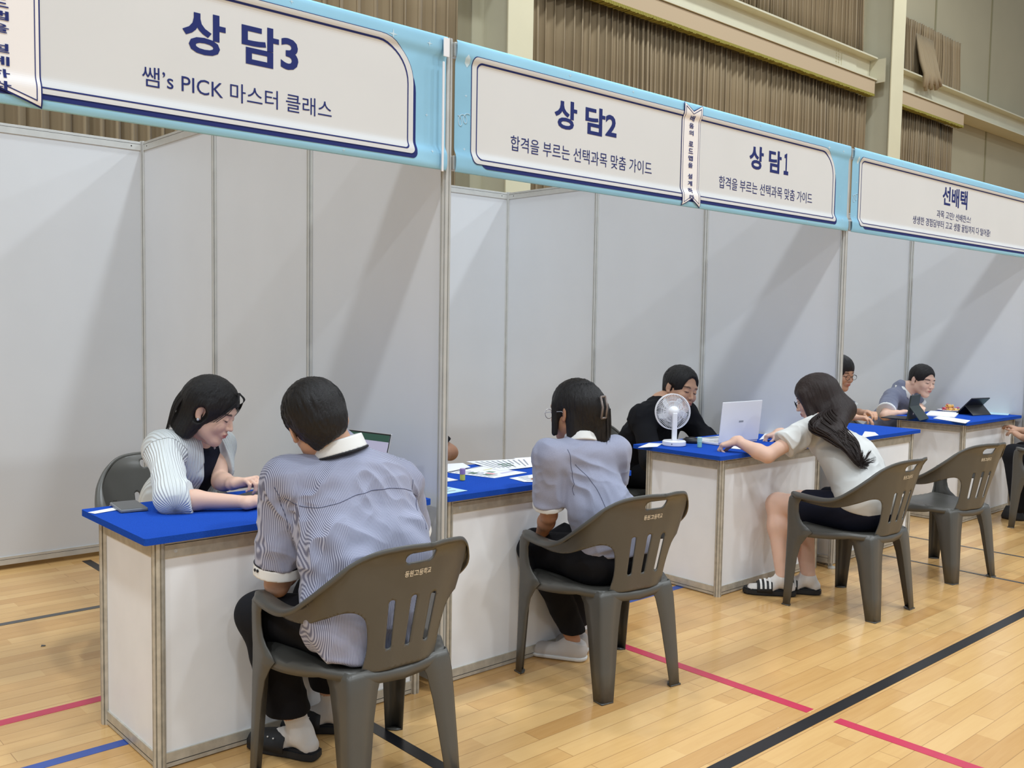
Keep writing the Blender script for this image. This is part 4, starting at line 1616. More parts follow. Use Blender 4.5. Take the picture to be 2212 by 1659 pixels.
S.cone(shL, shR, 0.052, 0.052, 0.05)
S.slab(nb + V3(0, 0, -0.10), V3(-0.61, -0.40, 0.56), 0.095, 0.10, (1, 0, 0), 1.45, 1.4, 0.05)
arm(S, shL, elL, wrL); arm(S, shR, elR, wrR)
hand(S, wrL, (0.9, 0.6, 0.1), (0, -0.3, 1), 1)
hand(S, wrR, (-1, 0.35, 0.0), (0, 0, 1), -1, (0.3, 0.3, 0.35, 0.4))
leg_sk(S, hipL, knL, anL); leg_sk(S, hipR, knR, anR)
foot_sk(S, anL, toL); foot_sk(S, anR, toR)
mesh_solid('body', S, FINE, M['skin'], t, color=skin_color(h, SKIN['mid']))
# shirt
S = Solid()
S.cone(shL + V3(0.01, 0, 0), shR - V3(0.01, 0, 0), 0.064, 0.064, 0.06)
S.slab(nb + V3(-0.0, -0.005, -0.085), V3(-0.615, -0.385, 0.76), 0.090, 0.118, (1, 0.0, 0), 1.75, 1.62, 0.05)
S.slab(V3(-0.615, -0.385, 0.76), V3(-0.625, -0.425, 0.55), 0.118, 0.130, (1, 0, 0), 1.62, 1.60, 0.05)
S.cone(shL + V3(0.06, -0.05, -0.05), V3(-0.70, -0.46, 0.72), 0.06, 0.07, 0.05)
S.cone(shR + V3(-0.06, -0.05, -0.05), V3(-0.50, -0.46, 0.72), 0.06, 0.07, 0.05)
S.slab(V3(-0.64, -0.44, 0.60), V3(-0.655, -0.475, 0.435), 0.100, 0.088, (1, 0, 0), 1.9, 1.85, 0.04)
S.cone(nb + V3(0, 0, -0.055), nb + V3(-0.005, 0.02, 0.020), 0.088, 0.068, 0.03)
for q in (shL, shR): S.cone(nb + V3(0, -0.01, -0.035), q + V3(0, 0, 0.004), 0.060, 0.058, 0.06)
S.ell(V3(-0.60, -0.355, 0.90), (0.155, 0.09, 0.13), None, 0.06)
cuL = shL + (elL - shL) * 0.80
cuR = shR + (elR - shR) * 0.74
S.cone(shL, cuL, 0.068, 0.074, 0.03)
S.cone(shR, cuR, 0.068, 0.072, 0.03)
S.limit(cuL, elL - shL, cuL, 0.12); S.limit(cuR, elR - shR, cuR, 0.12)
S.cut(V3(-0.64, -0.44, 0.430), (-0.18, 0.12, -1), 0.004)
shirtA = mesh_solid('shirt', S, FINE, M['check'], t, disp=folds(0.0070, [(0.45, 0.1, -1), (-0.5, 0, -1), (0.9, 0, -0.5)], 0.8, 4))
band(t, 'cuff', cuL - unit(elL - shL) * 0.003, cuL + unit(elL - shL) * 0.034, 0.076, 0.078, M['white_cloth'], FINE)
band(t, 'cuff', cuR - unit(elR - shR) * 0.003, cuR + unit(elR - shR) * 0.034, 0.074, 0.076, M['white_cloth'], FINE)
band(t, 'piping', cuL - unit(elL - shL) * 0.006, cuL - unit(elL - shL) * 0.0005, 0.0775, 0.0775, M['black_trim'], 0.002)
band(t, 'piping', cuR - unit(elR - shR) * 0.006, cuR - unit(elR - shR) * 0.0005, 0.0755, 0.0755, M['black_trim'], 0.002)
b = bmesh.new()
for q in (0.010, 0.026):
    c = cuL + unit(elL - shL) * 0.010 + V3(-0.0773, -0.008 + q - 0.012, 0)
    lathe(b, [(0, 0.003), (0.005, 0.002), (0.005, -0.002), (0, -0.002)], 12, tuple(c), Matrix.Rotation(-PI / 2, 4, 'Y'))
obj('button', b, M['black_trim'], t)
# collar: a folded band round the neck
nd = unit(V3(-0.18, 0.22, 0.96))
nc = nb + V3(-0.040, -0.028, 0.026)
for nm, a0, a1, r0, r1, mm in (('collar', 0.001, 0.044, 0.0895, 0.076, 'white_cloth'), ('piping', -0.005, 0.002, 0.0912, 0.0895, 'black_trim')):
    band(t, nm, nc + nd * a0, nc + nd * a1, r0, r1, M[mm], 0.0028)
# yoke seam
def seam(shirt, xz, t, m='seam', r=0.0011, direction=(0, 1, 0)):
    """a stitched seam lying on the cloth, found by looking along the given direction"""
    me = shirt.data
    tree = BVHTree.FromPolygons([v.co.copy() for v in me.vertices], [tuple(p.vertices) for p in me.polygons])
    P = catmull([(a, b, 0) for a, b in xz], 8)
    pts = []
    d = Vector(direction).normalized()
    for a, b, _ in P:
        hit = tree.ray_cast(Vector((a, 0, b)) - d * 3, d)
        if hit[0] is not None: pts.append(tuple(hit[0] - d * 0.0004))
    if len(pts) < 3: return
    bm = bmesh.new()
    tube(bm, pts, r, 5)
    obj('seam', bm, M[m], shirt, True)


M['seam'] = mat('dark_seam_thread', srgb(84, 88, 112), 0.9)
seam(shirtA, [(-0.845, 0.905), (-0.80, 0.880), (-0.74, 0.893), (-0.68, 0.915), (-0.60, 0.925), (-0.52, 0.920), (-0.45, 0.900), (-0.40, 0.872)], t)
seam(shirtA, [(-0.868, 0.94), (-0.852, 0.90), (-0.838, 0.85), (-0.828, 0.80)], t)
seam(shirtA, [(-0.425, 0.935), (-0.435, 0.89), (-0.445, 0.84), (-0.45, 0.79)], t)
# trousers
S = Solid()
S.slab(V3(-0.61, -0.42, 0.52), V3(-0.61, -0.38, 0.50), 0.10, 0.10, (1, 0, 0), 1.75, 1.8, 0.04)
S.cone(hipL, knL, 0.098, 0.070, 0.05); S.cone(knL, anL + V3(-0.036, 0.012, 0.075), 0.070, 0.070, 0.05)
S.cone(hipR, knR, 0.098, 0.076, 0.04); S.cone(knR, anR + V3(0, 0, 0.075), 0.074, 0.070, 0.04)
S.limit(anL + V3(0, 0, 0.075), (0, 0, -1), anL, 0.16); S.limit(anR + V3(0, 0, 0.075), (0, 0, -1), anR, 0.16)
mesh_solid('trousers', S, 0.0045, M['black_cloth'], t, disp=folds(0.004, [(0, 1, -0.3), (0.2, 0.2, -1)], 0.8, 6))
sock(t, anL, knL, toL, 0.12); sock(t, anR, knR, toR, 0.12)
slide_shoe(t, anL, toL, solid=True); slide_shoe(t, anR, toR, solid=True)
S = short_hair(h, 0.015, True, 2, low=-0.078)
S.slab(h.w(0, -0.045, -0.01), h.w(0, -0.040, -0.070), 0.062 * h.k, 0.040 * h.k, h.R[:, 0], 1.05, 1.10, 0.03)
S.cut(at(700, 966, 'y', -0.33), (0.44, -0.40, -0.8), 0.01)
hd = mesh_solid('hair', S, FINE, M['hair'], t, disp=hair_disp(h, 0.0016, 2, 200, 18))
o = strands('lock', tufts(h, 700, 5, 0.032, 0.6, 0.0016, -0.45, 0.0135), M['hair'], hd)
rebase(t, (-0.6, -0.38, 0))


# ================= the woman in the pale cardigan
t = person('person with a black bob and pale pleated cardigan leaning on the nearest desk')
h = Head(at(455, 887, 'y', 0.58), (0.60, -0.62, -0.42), (0.30, -0.24, 0.92), 0.98)
nb = at(420, 948, 'y', 0.70)
shN, shF = at(352, 972, 'y', 0.62), at(470, 962, 'y', 0.74)
elN, elF = at(374, 1078, 'y', 0.36), at(476, 1040, 'y', 0.60)
wrN = at(540, 1085, 'z', 0.794)
wrF = at(508, 1044, 'z', 0.820)
hips = V3(-0.70, 0.94, 0.52)
S = Solid()
add_head(S, h)
S.cone(h.w(0, -0.02, -0.055), nb, 0.046, 0.052, 0.03)
S.cone(shN, shF, 0.042, 0.042, 0.05)
S.slab(nb + V3(0, 0.01, -0.09), hips, 0.066, 0.085, (1, 0.1, 0), 1.25, 1.4, 0.04)
arm(S, shN, elN, wrN, 0.86); arm(S, shF, elF, wrF, 0.84)
hand(S, wrN, at(585, 1068, 'z', 0.80) - wrN, (0.1, 0.1, 1), -1, (0.35, 0.4, 0.45, 0.5), 0, 0.92, (0.3, 0.5))
hand(S, wrF, at(545, 1035, 'z', 0.842) - wrF, (-0.05, 0.1, 1), -1, (0.85, 0.9, 0.95, 1.0), 0, 0.95, (0.5, 0.5))
kN, kF = V3(-0.78, 0.62, 0.50), V3(-0.58, 0.62, 0.50)
leg_sk(S, hips + V3(-0.09, 0, 0), kN, V3(-0.76, 0.60, 0.09), 0.9); leg_sk(S, hips + V3(0.09, 0, 0), kF, V3(-0.58, 0.62, 0.09), 0.9)
mesh_solid('body', S, FINE, M['skin'], t, color=skin_color(h, SKIN['fair'], (188, 92, 92)))
lat = unit((shF - shN) * V3(1, 1, 0))
fw = V3(lat[1], -lat[0], 0)
S = Solid()
S.cone(shN + lat * 0.03, shF - lat * 0.03, 0.050, 0.050, 0.05)
midW = nb * 0.45 + hips * 0.55
S.slab(nb + V3(0, 0, -0.10), midW, 0.086, 0.098, lat, 1.30, 1.40, 0.05)
S.slab(midW, hips, 0.098, 0.115, lat, 1.40, 1.5, 0.05)
S.ell(nb + fw * 0.075 + V3(0, 0, 0.025), V3(0.052, 0.05, 0.060), frame(fw, (0, 0, 1)), 0.012, '-')
mesh_solid('dark_top', S, 0.005, M['navy_cloth'], t)
S = Solid()
S.cone(shN + lat * 0.01, shF - lat * 0.01, 0.060, 0.060, 0.06)
for q in (shN, shF): S.cone(nb + V3(0, 0.01, -0.03), q, 0.056, 0.058, 0.05)
midW = nb * 0.45 + hips * 0.55
S.slab(nb + V3(0, 0, -0.10), midW, 0.094, 0.108, lat, 1.36, 1.42, 0.05)
S.slab(midW, hips + V3(0, 0, 0.04), 0.108, 0.125, lat, 1.42, 1.50, 0.05)
cN = shN + (elN - shN) * 0.97
wN = elN + (wrN - elN) * 0.26
hemN = elN + unit(wrN - elN) * 0.062 + V3(0, 0, 0.004)
S.cone(shN, elN + V3(0, 0, 0.008), 0.060, 0.058, 0.04)
S.cone(elN + V3(0, 0, 0.008), hemN + unit(wrN - elN) * 0.03, 0.058, 0.064, 0.03)
S.cone(shF, elF, 0.056, 0.052, 0.04)
S.limit(hemN, unit(wrN - elN) + V3(0, 0, 0.25), hemN, 0.12)
S.limit(elF, wrF - elF, elF, 0.10)
# open front
op = nb + fw * 0.135 + lat * 0.012
S.slab(op + V3(0, 0, 0.16), op + V3(0, 0, -0.12), 0.125, 0.100, lat, 0.50, 0.62, 0.008, '-')
S.slab(op + V3(0, 0, -0.12), op + V3(0, 0.06, -0.36), 0.100, 0.10, lat, 0.62, 0.75, 0.008, '-')
S.ell(nb + V3(0, 0, 0.05), V3(0.062, 0.062, 0.075), None, 0.01, '-')


def pleat_phase(P):
    rad = ((P - nb) @ lat) / 0.0115
    d = unit(elN - shN); u1 = unit(np.cross(d, V3(0, 0, 1))); u2 = np.cross(d, u1)
    q = P - shN
    tt = np.clip(q @ d, 0, np.linalg.norm(elN - shN) + 0.03)
    r_ = np.linalg.norm(q - tt[:, None] * d, axis=1)
    an = np.arctan2(q @ u2, q @ u1) * 0.058 / 0.0100
    ph = np.where((r_ < 0.085) & (q @ d > 0.03), an, rad)
    return np.stack([ph, ph, ph], -1)


mesh_solid('cardigan', S, 0.0030, M['pleat'], t, color=pleat_phase,
           disp=lambda P, N: 0.0004 * np.sin(2 * PI * pleat_phase(P)[:, 0]) + folds(0.004, [(0.2, 0, -1), (0, 1, -0.4)], 0.7, 3)(P, N))
# skirt / lap, mostly under the desk
S = Solid()
S.slab(hips, hips + V3(0, -0.05, 0), 0.105, 0.105, (1, 0, 0), 1.7, 1.7, 0.04)
S.cone(hips + V3(-0.09, 0, 0), kN, 0.095, 0.075, 0.04); S.cone(hips + V3(0.09, 0, 0), kF, 0.095, 0.075, 0.04)
S.cone(kN, V3(-0.76, 0.60, 0.12), 0.072, 0.055, 0.03); S.cone(kF, V3(-0.58, 0.62, 0.12), 0.072, 0.055, 0.03)
mesh_solid('trousers', S, 0.007, M['black_cloth'], t)
for x in (-0.76, -0.58):
    b = bmesh.new()
    lathe(b, [(0, 0), (0.045, 0.0), (0.048, 0.02), (0.04, 0.06), (0.03, 0.10), (0, 0.10)], 20, (x, 0.60, 0), Matrix.Diagonal((1, 1.8, 1, 1)))
    obj('shoe', b, M['rubber'], t, True)
# bob
S = Solid()
k = h.k; w, R = h.w, h.R
S.ell(w(0, -0.014, 0.042), V3(0.090, 0.108, 0.094) * k, R, 0.02)
S.slab(w(0, -0.040, 0.01), w(0, -0.055, -0.095), 0.078 * k, 0.060 * k, R[:, 0], 1.12, 1.40, 0.05)
for s in (-1, 1):
    S.cone(w(s * 0.062, 0.004, 0.02), w(s * 0.070, -0.030, -0.100), 0.028 * k, 0.028 * k, 0.03)
S.ell(w(0, 0.112, -0.045), V3(0.082, 0.088, 0.108) * k, R, 0.010, '-')
S.slab(w(0, 0.02, -0.10), w(0, 0.01, -0.20), 0.05 * k, 0.05 * k, R[:, 0], 1.0, 1.0, 0.01, '-')
S.cut(w(0, -0.03, -0.128), -R[:, 2] + R[:, 1] * -0.12, 0.012)
S.ell(w(0.100, 0.000, -0.014), V3(0.036, 0.026, 0.036) * k, R, 0.006, '-')
hd = mesh_solid('hair', S, 0.003, M['hair'], t, disp=hair_disp(h, 0.0014, 5, 220, 8))
lk = []
rnd = random.Random(4)
for i in range(60):          # fringe swept over the forehead and loose ends
    s = -1 if i % 3 else 1
    x0 = rnd.uniform(-0.01, 0.012)
    a = rnd.uniform(0, 1)
    if s > 0: a *= 0.5
    lk.append(([w(x0, 0.070, 0.112), w(s * (0.028 + 0.02 * a), 0.090, 0.088), w(s * (0.054 + 0.014 * a), 0.086 - 0.030 * a, 0.035), w(s * (0.076 + 0.004 * a), 0.066 - 0.05 * a, -0.012 - 0.03 * a)], 0.0014, 0.6))
for i in range(220):
    a = rnd.uniform(-PI * 0.95, -0.05)
    cx, cy = math.cos(a), math.sin(a)
    if cx > 0.70 and cy > -0.62: continue
    lk.append(([w(0.086 * cx, -0.02 + 0.105 * cy, 0.055), w(0.098 * cx, -0.03 + 0.11 * cy, -0.03), w(0.094 * cx, -0.04 + 0.080 * cy, -0.128 + rnd.uniform(-0.010, 0.006))], 0.0026, 0.5))
strands('lock', lk, M['hair'], hd)
b = bmesh.new()
lathe(b, [(0, 0.006), (0.0045, 0.004), (0.006, 0), (0.0045, -0.004), (0, -0.006)], 14, tuple(w(0.088, -0.002, -0.034)))
obj('earring', b, M['silver'], t, True)
b = bmesh.new()
pts = [nb + V3(0, 0, 0.03) + lat * 0.055 * math.cos(a) + fw * (0.045 + 0.06 * max(0, math.sin(a))) + V3(0, 0, -0.050 * max(0, math.sin(a))) for a in np.linspace(-0.3, PI + 0.3, 20)]
tube(b, [tuple(p) for p in pts], 0.0009, 5)
lathe(b, [(0, 0.006), (0.005, 0), (0, -0.006)], 10, tuple(pts[10] + V3(0, 0, -0.008)))
obj('necklace', b, M['silver'], t)
rebase(t, (-0.66, 0.95, 0))


# ================= the girl with the hair clip
t = person('person seen from behind with black hair held by a grey claw clip')
h = Head(at(1240, 888, 'y', -0.22), (-0.13, 0.98, -0.12), (-0.02, 0.10, 1.0), 1.0)
nb = V3(0.486, -0.270, 0.985)
shL, shR = V3(0.325, -0.250, 0.935), V3(0.635, -0.330, 0.935)
elL, elR = V3(0.395, -0.190, 0.680), V3(0.740, -0.20, 0.72)
wrL, wrR = V3(0.50, -0.03, 0.54), V3(0.62, 0.02, 0.76)
hips = V3(0.60, -0.345, 0.510)
hL, hR = V3(0.52, -0.33, 0.505), V3(0.68, -0.34, 0.505)
kL, kR = V3(0.50, -0.010, 0.495), V3(0.66, -0.03, 0.50)
aL, aR = V3(0.660, -0.085, 0.085), V3(0.74, -0.02, 0.085)
toeL, toeR = V3(0.585, 0.05, 0), V3(0.70, 0.12, 0)
S = Solid()
add_head(S, h)
S.cone(h.w(0, -0.025, -0.05), nb, 0.045, 0.050, 0.03)
S.cone(shL, shR, 0.042, 0.042, 0.05)
S.slab(nb + V3(0, 0, -0.1), hips, 0.082, 0.10, (1, -0.15, 0), 1.3, 1.5, 0.05)
arm(S, shL, elL, wrL, 0.86); arm(S, shR, elR, wrR, 0.86)
hand(S, wrL, (0.3, 1, -0.2), (0, 0, 1), 1, k=0.92); hand(S, wrR, (-0.3, 1, 0.1), (0, 0, 1), -1, k=0.92)
leg_sk(S, hL, kL, aL, 0.9); leg_sk(S, hR, kR, aR, 0.9)
mesh_solid('body', S, MID, M['skin'], t, color=skin_color(h, SKIN['tan']))
lat = unit(V3(1, -0.2, 0))
S = Solid()
S.cone(shL + V3(0.01, 0, 0), shR - V3(0.01, 0, 0), 0.054, 0.054, 0.05)
S.slab(nb + V3(0.005, -0.01, -0.085), V3(0.535, -0.335, 0.72), 0.085, 0.095, lat, 1.55, 1.36, 0.05)
S.slab(V3(0.535, -0.335, 0.72), V3(0.590, -0.360, 0.555), 0.095, 0.110, lat, 1.36, 1.62, 0.05)
S.cone(nb + V3(0, 0, -0.05), nb + V3(0, 0.01, -0.005), 0.075, 0.054, 0.03)
cL = shL + (elL - shL) * 0.78; cR = shR + (elR - shR) * 0.70
S.cone(shL, cL, 0.056, 0.064, 0.03); S.cone(shR, cR, 0.056, 0.062, 0.03)
S.limit(cL, elL - shL, cL, 0.1); S.limit(cR, elR - shR, cR, 0.1)
S.cut(V3(0.59, -0.36, 0.545), (0.0, 0.1, -1))
shB = mesh_solid('shirt', S, 0.0036, M['check_soft'], t, disp=folds(0.0052, [(1, 0, -0.45), (1, 0, 0.25), (0.3, 0, -1)], 1.0, 12))
band(t, 'cuff', cL - unit(elL - shL) * 0.002, cL + unit(elL - shL) * 0.020, 0.0655, 0.066, M['white_cloth'], 0.0035)
band(t, 'cuff', cR - unit(elR - shR) * 0.002, cR + unit(elR - shR) * 0.020, 0.0635, 0.064, M['white_cloth'], 0.0035)
nd = unit(h.w(0, -0.025, -0.05) - nb)
band(t, 'collar', nb + nd * -0.014, nb + nd * 0.022, 0.074, 0.060, M['white_cloth'], 0.0035)
seam(shB, [(0.395, 0.90), (0.425, 0.86), (0.455, 0.79), (0.475, 0.70), (0.50, 0.62), (0.52, 0.56)], t)
seam(shB, [(0.365, 0.96), (0.378, 0.90), (0.388, 0.84), (0.392, 0.78)], t)
S = Solid()
S.slab(hips + V3(0, -0.01, 0.0), hips + V3(0, 0.05, -0.01), 0.104, 0.104, (1, 0, 0), 1.62, 1.62, 0.04)
S.cone(hL, kL, 0.092, 0.070, 0.04); S.cone(kL, aL + V3(0, 0, 0.04), 0.070, 0.052, 0.04)
S.cone(hR, kR, 0.092, 0.070, 0.04); S.cone(kR, aR + V3(0, 0, 0.04), 0.070, 0.052, 0.04)
S.limit(aL + V3(0, 0, 0.035), (0, 0, -1), aL, 0.14); S.limit(aR + V3(0, 0, 0.035), (0, 0, -1), aR, 0.14)
mesh_solid('trousers', S, 0.0048, M['black_cloth'], t, disp=folds(0.004, [(0, 1, -0.3), (0.3, 0.2, -1)], 0.8, 16))
for an_, to_ in ((aL, toeL), (aR, toeR)):
    S = Solid()
    d = unit((to_ - an_) * V3(1, 1, 0)); g = V3(an_[0], an_[1], 0); la = np.cross(d, V3(0, 0, 1))
    S.slab(g - d * 0.025 + V3(0, 0, 0.035), g + d * 0.15 + V3(0, 0, 0.030), 0.036, 0.030, la, 1.1, 1.45, 0.02)
    S.cone(g - d * 0.02 + V3(0, 0, 0.055), g + d * 0.03 + V3(0, 0, 0.055), 0.038, 0.036, 0.02)
    S.cone(g - d * 0.01 + V3(0, 0, 0.10), g + V3(0, 0, 0.05), 0.040, 0.036, 0.02)
    S.cut(g + V3(0, 0, 0.088), unit(V3(0, 0, 1) - d * 0.25)); S.cut(g + V3(0, 0, 0.003), (0, 0, -1))
    sh = mesh_solid('shoe', S, 0.004, M['canvas_shoe'], t)
    S = Solid()
    S.slab(g - d * 0.025 + V3(0, 0, 0.02), g + d * 0.152 + V3(0, 0, 0.02), 0.039, 0.033, la, 1.1, 1.45, 0.01)
    S.cut(g + V3(0, 0, 0.020), (0, 0, 1), 0.002); S.cut(g + V3(0, 0, 0.002), (0, 0, -1), 0.002)
    mesh_solid('sole', S, 0.004, M['white_cloth'], sh)
# hair, half up with the lower part reaching the collar
S = Solid()
k = h.k; w, R = h.w, h.R
S.ell(w(0, -0.018, 0.042), V3(0.087, 0.106, 0.090) * k, R, 0.02)
S.ell(w(0.006, -0.085, 0.010), V3(0.058, 0.050, 0.070) * k, R, 0.03)
S.slab(w(0, -0.050, 0.01), w(-0.008, -0.050, -0.090), 0.060 * k, 0.042 * k, R[:, 0], 1.15, 1.15, 0.04)
S.cone(w(0.030, -0.100, -0.015), w(0.034, -0.095, -0.110), 0.044 * k, 0.036 * k, 0.03)
S.cone(w(-0.064, 0.036, 0.03), w(-0.074, 0.050, -0.080), 0.020 * k, 0.013 * k, 0.02)
S.cone(w(-0.050, -0.035, -0.03), w(-0.056, -0.032, -0.105), 0.034 * k, 0.028 * k, 0.02)
S.cone(w(0.065, 0.035, 0.02), w(0.072, 0.040, -0.070), 0.014 * k, 0.006 * k, 0.02)
S.ell(w(0, 0.128, -0.035), V3(0.076, 0.072, 0.112) * k, R, 0.012, '-')
S.ell(w(-0.092, 0.012, -0.020), V3(0.020, 0.016, 0.042) * k, R, 0.005, '-')
hd = mesh_solid('hair', S, 0.0034, M['hair'], t, disp=hair_disp(h, 0.0016, 7, 200, 9))
lk = []
rnd = random.Random(9)
for i in range(90):
    a = rnd.uniform(0, 2 * PI); rr = rnd.uniform(0.5, 1.0)
    c1 = (0.030 + 0.044 * math.cos(a) * rr, -0.105 + 0.044 * math.sin(a) * rr); c2 = (0.034 + 0.038 * math.cos(a) * rr, -0.095 + 0.036 * math.sin(a) * rr)
    lk.append(([w(c1[0], c1[1], 0.0), w((c1[0] + c2[0]) / 2 * 1.02, (c1[1] + c2[1]) / 2 * 1.02, -0.08), w(c2[0], c2[1], -0.142 + rnd.uniform(-0.012, 0.01))], 0.0034, 0.5))
for i in range(60):
    a = rnd.uniform(-PI, 0)
    lk.append(([w(0.058 * math.cos(a), -0.02 + 0.072 * math.sin(a), 0.108), w(0.07 * math.cos(a) + 0.01, -0.07 + 0.06 * math.sin(a), 0.05), w(0.035, -0.135, 0.005)], 0.0022, 0.6))
strands('lock', lk, M['hair'], hd)
# claw clip and glasses
b = bmesh.new()
cw = lambda x, y, z: w(x + 0.000, y - 0.142, z + 0.008)
for sx in (0.0, 0.030):
    tube(b, [tuple(cw(sx * 1 - 0.015 + 0.004, -0.002, 0.042)), tuple(cw(sx - 0.015, -0.010, 0.0)), tuple(cw(sx - 0.019, -0.002, -0.042))], 0.0045, 8)
for z, xo in ((0.042, 0.004), (-0.042, -0.004)):
    tube(b, [tuple(cw(-0.015 + xo, -0.002, z)), tuple(cw(0.015 + xo, -0.002, z))], 0.0045, 8)
tube(b, [tuple(cw(0.030, 0.002, 0.012)), tuple(cw(0.048, 0.010, 0.010)), tuple(cw(0.052, 0.012, -0.012)), tuple(cw(0.030, 0.004, -0.014))], 0.005, 8)
obj('hair_clip', b, mat('grey_clip_plastic', srgb(118, 106, 100), 0.3), t, True)


def glasses(h, t, m):
    b = bmesh.new()
    for s in (-1, 1):
        pts = [tuple(h.w(s * 0.033 + 0.024 * math.cos(a), 0.104, -0.004 + 0.019 * math.sin(a))) for a in np.linspace(0, 2 * PI, 21)]
        tube(b, pts, 0.0014 * h.k, 6)
        tube(b, [tuple(h.w(s * 0.057, 0.103, 0.002)), tuple(h.w(s * 0.076, 0.070, 0.004)), tuple(h.w(s * 0.083, 0.0, 0.004)), tuple(h.w(s * 0.080, -0.02, -0.010))], 0.0014 * h.k, 6)
    tube(b, [tuple(h.w(-0.010, 0.105, 0.0)), tuple(h.w(0, 0.109, 0.003)), tuple(h.w(0.010, 0.105, 0.0))], 0.0014 * h.k, 6)
    obj('glasses', b, m, t, True)


glasses(h, t, M['silver'])
rebase(t, (0.6, -0.3, 0))


# ================= the man in black
t = person('person in a black long-sleeved top smiling behind the small white fan')
h = Head(at(1470, 840, 'y', 0.80), (-0.14, -0.97, -0.18), (0.16, -0.14, 0.97), 1.12)
nb = V3(2.440, 0.900, 0.960)
shN, shF = V3(2.255, 0.900, 0.870), V3(2.640, 0.880, 0.880)
elN, elF = V3(2.140, 0.720, 0.640), V3(2.690, 0.735, 0.715)
wrN, wrF = V3(2.30, 0.72, 0.585), V3(2.50, 0.735, 0.60)
hips = V3(2.46, 1.07, 0.53)
S = Solid()
add_head(S, h, smile=1.0, jaw=1.18)
S.cone(h.w(0, -0.03, -0.05), nb, 0.060, 0.068, 0.03)
S.slab(nb + V3(0, 0, -0.08), hips, 0.10, 0.12, (1, 0, 0), 1.4, 1.5, 0.05)
arm(S, shN, elN, wrN, 1.05); arm(S, shF, elF, wrF, 1.05)
hand(S, wrN, (1, -0.1, 0.0), (0, 0, 1), -1); hand(S, wrF, (-1, -0.1, 0), (0, 0, 1), 1)
leg_sk(S, hips + V3(-0.1, 0, 0), V3(2.36, 0.70, 0.50), V3(2.34, 0.72, 0.09)); leg_sk(S, hips + V3(0.1, 0, 0), V3(2.60, 0.70, 0.50), V3(2.6, 0.72, 0.09))
mesh_solid('body', S, 0.0038, M['skin'], t, color=skin_color(h, SKIN['mid'], (172, 96, 84), 0.75))
S = Solid()
S.cone(shN, shF, 0.072, 0.072, 0.06)
S.slab(nb + V3(0, 0.01, -0.09), V3(2.44, 1.0, 0.72), 0.110, 0.135, (1, 0, 0), 1.6, 1.55, 0.06)
S.slab(V3(2.44, 1.0, 0.72), hips, 0.135, 0.145, (1, 0, 0), 1.55, 1.5, 0.05)
S.cone(nb + V3(0, 0, -0.07), nb + V3(0, 0.0, -0.020), 0.092, 0.072, 0.03)
for q in (shN, shF): S.cone(nb + V3(0, 0.01, -0.035), q, 0.058, 0.066, 0.05)
S.cone(shN, elN, 0.070, 0.066, 0.04); S.cone(elN, wrN, 0.066, 0.045, 0.04)
S.cone(shF, elF, 0.068, 0.062, 0.04); S.cone(elF, wrF, 0.062, 0.042, 0.04)
S.cut(nb + V3(0, -0.01, 0.020), V3(0, -0.25, 1)) if False else None
mesh_solid('shirt', S, 0.0055, M['black_cloth'], t, disp=folds(0.006, [(0.3, -0.3, -1), (1, 0, -0.5)], 0.8, 21))
S = Solid()
S.slab(hips, hips + V3(0, -0.06, -0.01), 0.12, 0.11, (1, 0, 0), 1.6, 1.6, 0.04)
for sx, kx in ((-0.1, 2.36), (0.1, 2.60)):
    S.cone(hips + V3(sx, 0, -0.01), V3(kx, 0.70, 0.50), 0.10, 0.08, 0.04); S.cone(V3(kx, 0.70, 0.50), V3(kx, 0.72, 0.11), 0.078, 0.06, 0.03)
mesh_solid('trousers', S, 0.007, M['black_cloth'], t)
for x in (2.34, 2.60):
    b = bmesh.new()
    lathe(b, [(0, 0), (0.045, 0.0), (0.048, 0.02), (0.04, 0.06), (0.03, 0.10), (0, 0.10)], 20, (x, 0.70, 0), Matrix.Diagonal((1, 1.8, 1, 1)))
    obj('shoe', b, M['rubber'], t, True)
S = short_hair(h, 0.011, True, 3, fringe=-0.045, low=-0.04)
S.ell(h.w(0, 0.118, 0.045), V3(0.062, 0.055, 0.052) * h.k, h.R, 0.01, '-')
hd = mesh_solid('hair', S, 0.0036, M['hair'], t, disp=hair_disp(h, 0.002, 3))
strands('lock', tufts(h, 260, 8, 0.018, 0.4, 0.0017, -0.2, 0.010, 0.4), M['hair'], hd)
rebase(t, (2.45, 1.0, 0))


# ================= the girl in the white T-shirt
t = person('person with very long dark hair in white T-shirt and dark shorts')
h = Head(at(1760, 860, 'y', -0.12), (-0.45, 0.78, -0.38), (0.05, 0.30, 0.95), 1.02)
nb = V3(2.440, -0.215, 0.935)
shL, shR = V3(2.315, -0.200, 0.900), V3(2.555, -0.205, 0.885)
elL, elR = V3(2.100, -0.090, 0.765), V3(2.69, 0.03, 0.80)
wrL = at(1590, 952, 'y', 0.09)
wrR = at(1682, 934, 'y', 0.23)
hips = V3(2.40, -0.500, 0.520)
hL, hR = V3(2.31, -0.46, 0.50), V3(2.49, -0.46, 0.50)
kL, kR = V3(2.315, -0.030, 0.470), V3(2.50, -0.055, 0.465)
aL, aR = V3(2.235, -0.125, 0.090), V3(2.370, -0.195, 0.090)
toeL, toeR = V3(2.135, 0.01, 0), V3(2.27, -0.05, 0)
S = Solid()
add_head(S, h, ears=False)
S.cone(h.w(0, -0.025, -0.05), nb, 0.046, 0.052, 0.03)
S.cone(shL, shR, 0.045, 0.045, 0.05)
S.slab(nb + V3(0, -0.02, -0.09), V3(2.44, -0.38, 0.74), 0.075, 0.09, (1, 0, 0), 1.3, 1.35, 0.05)
S.slab(V3(2.44, -0.38, 0.74), hips, 0.09, 0.10, (1, 0, 0), 1.35, 1.5, 0.05)
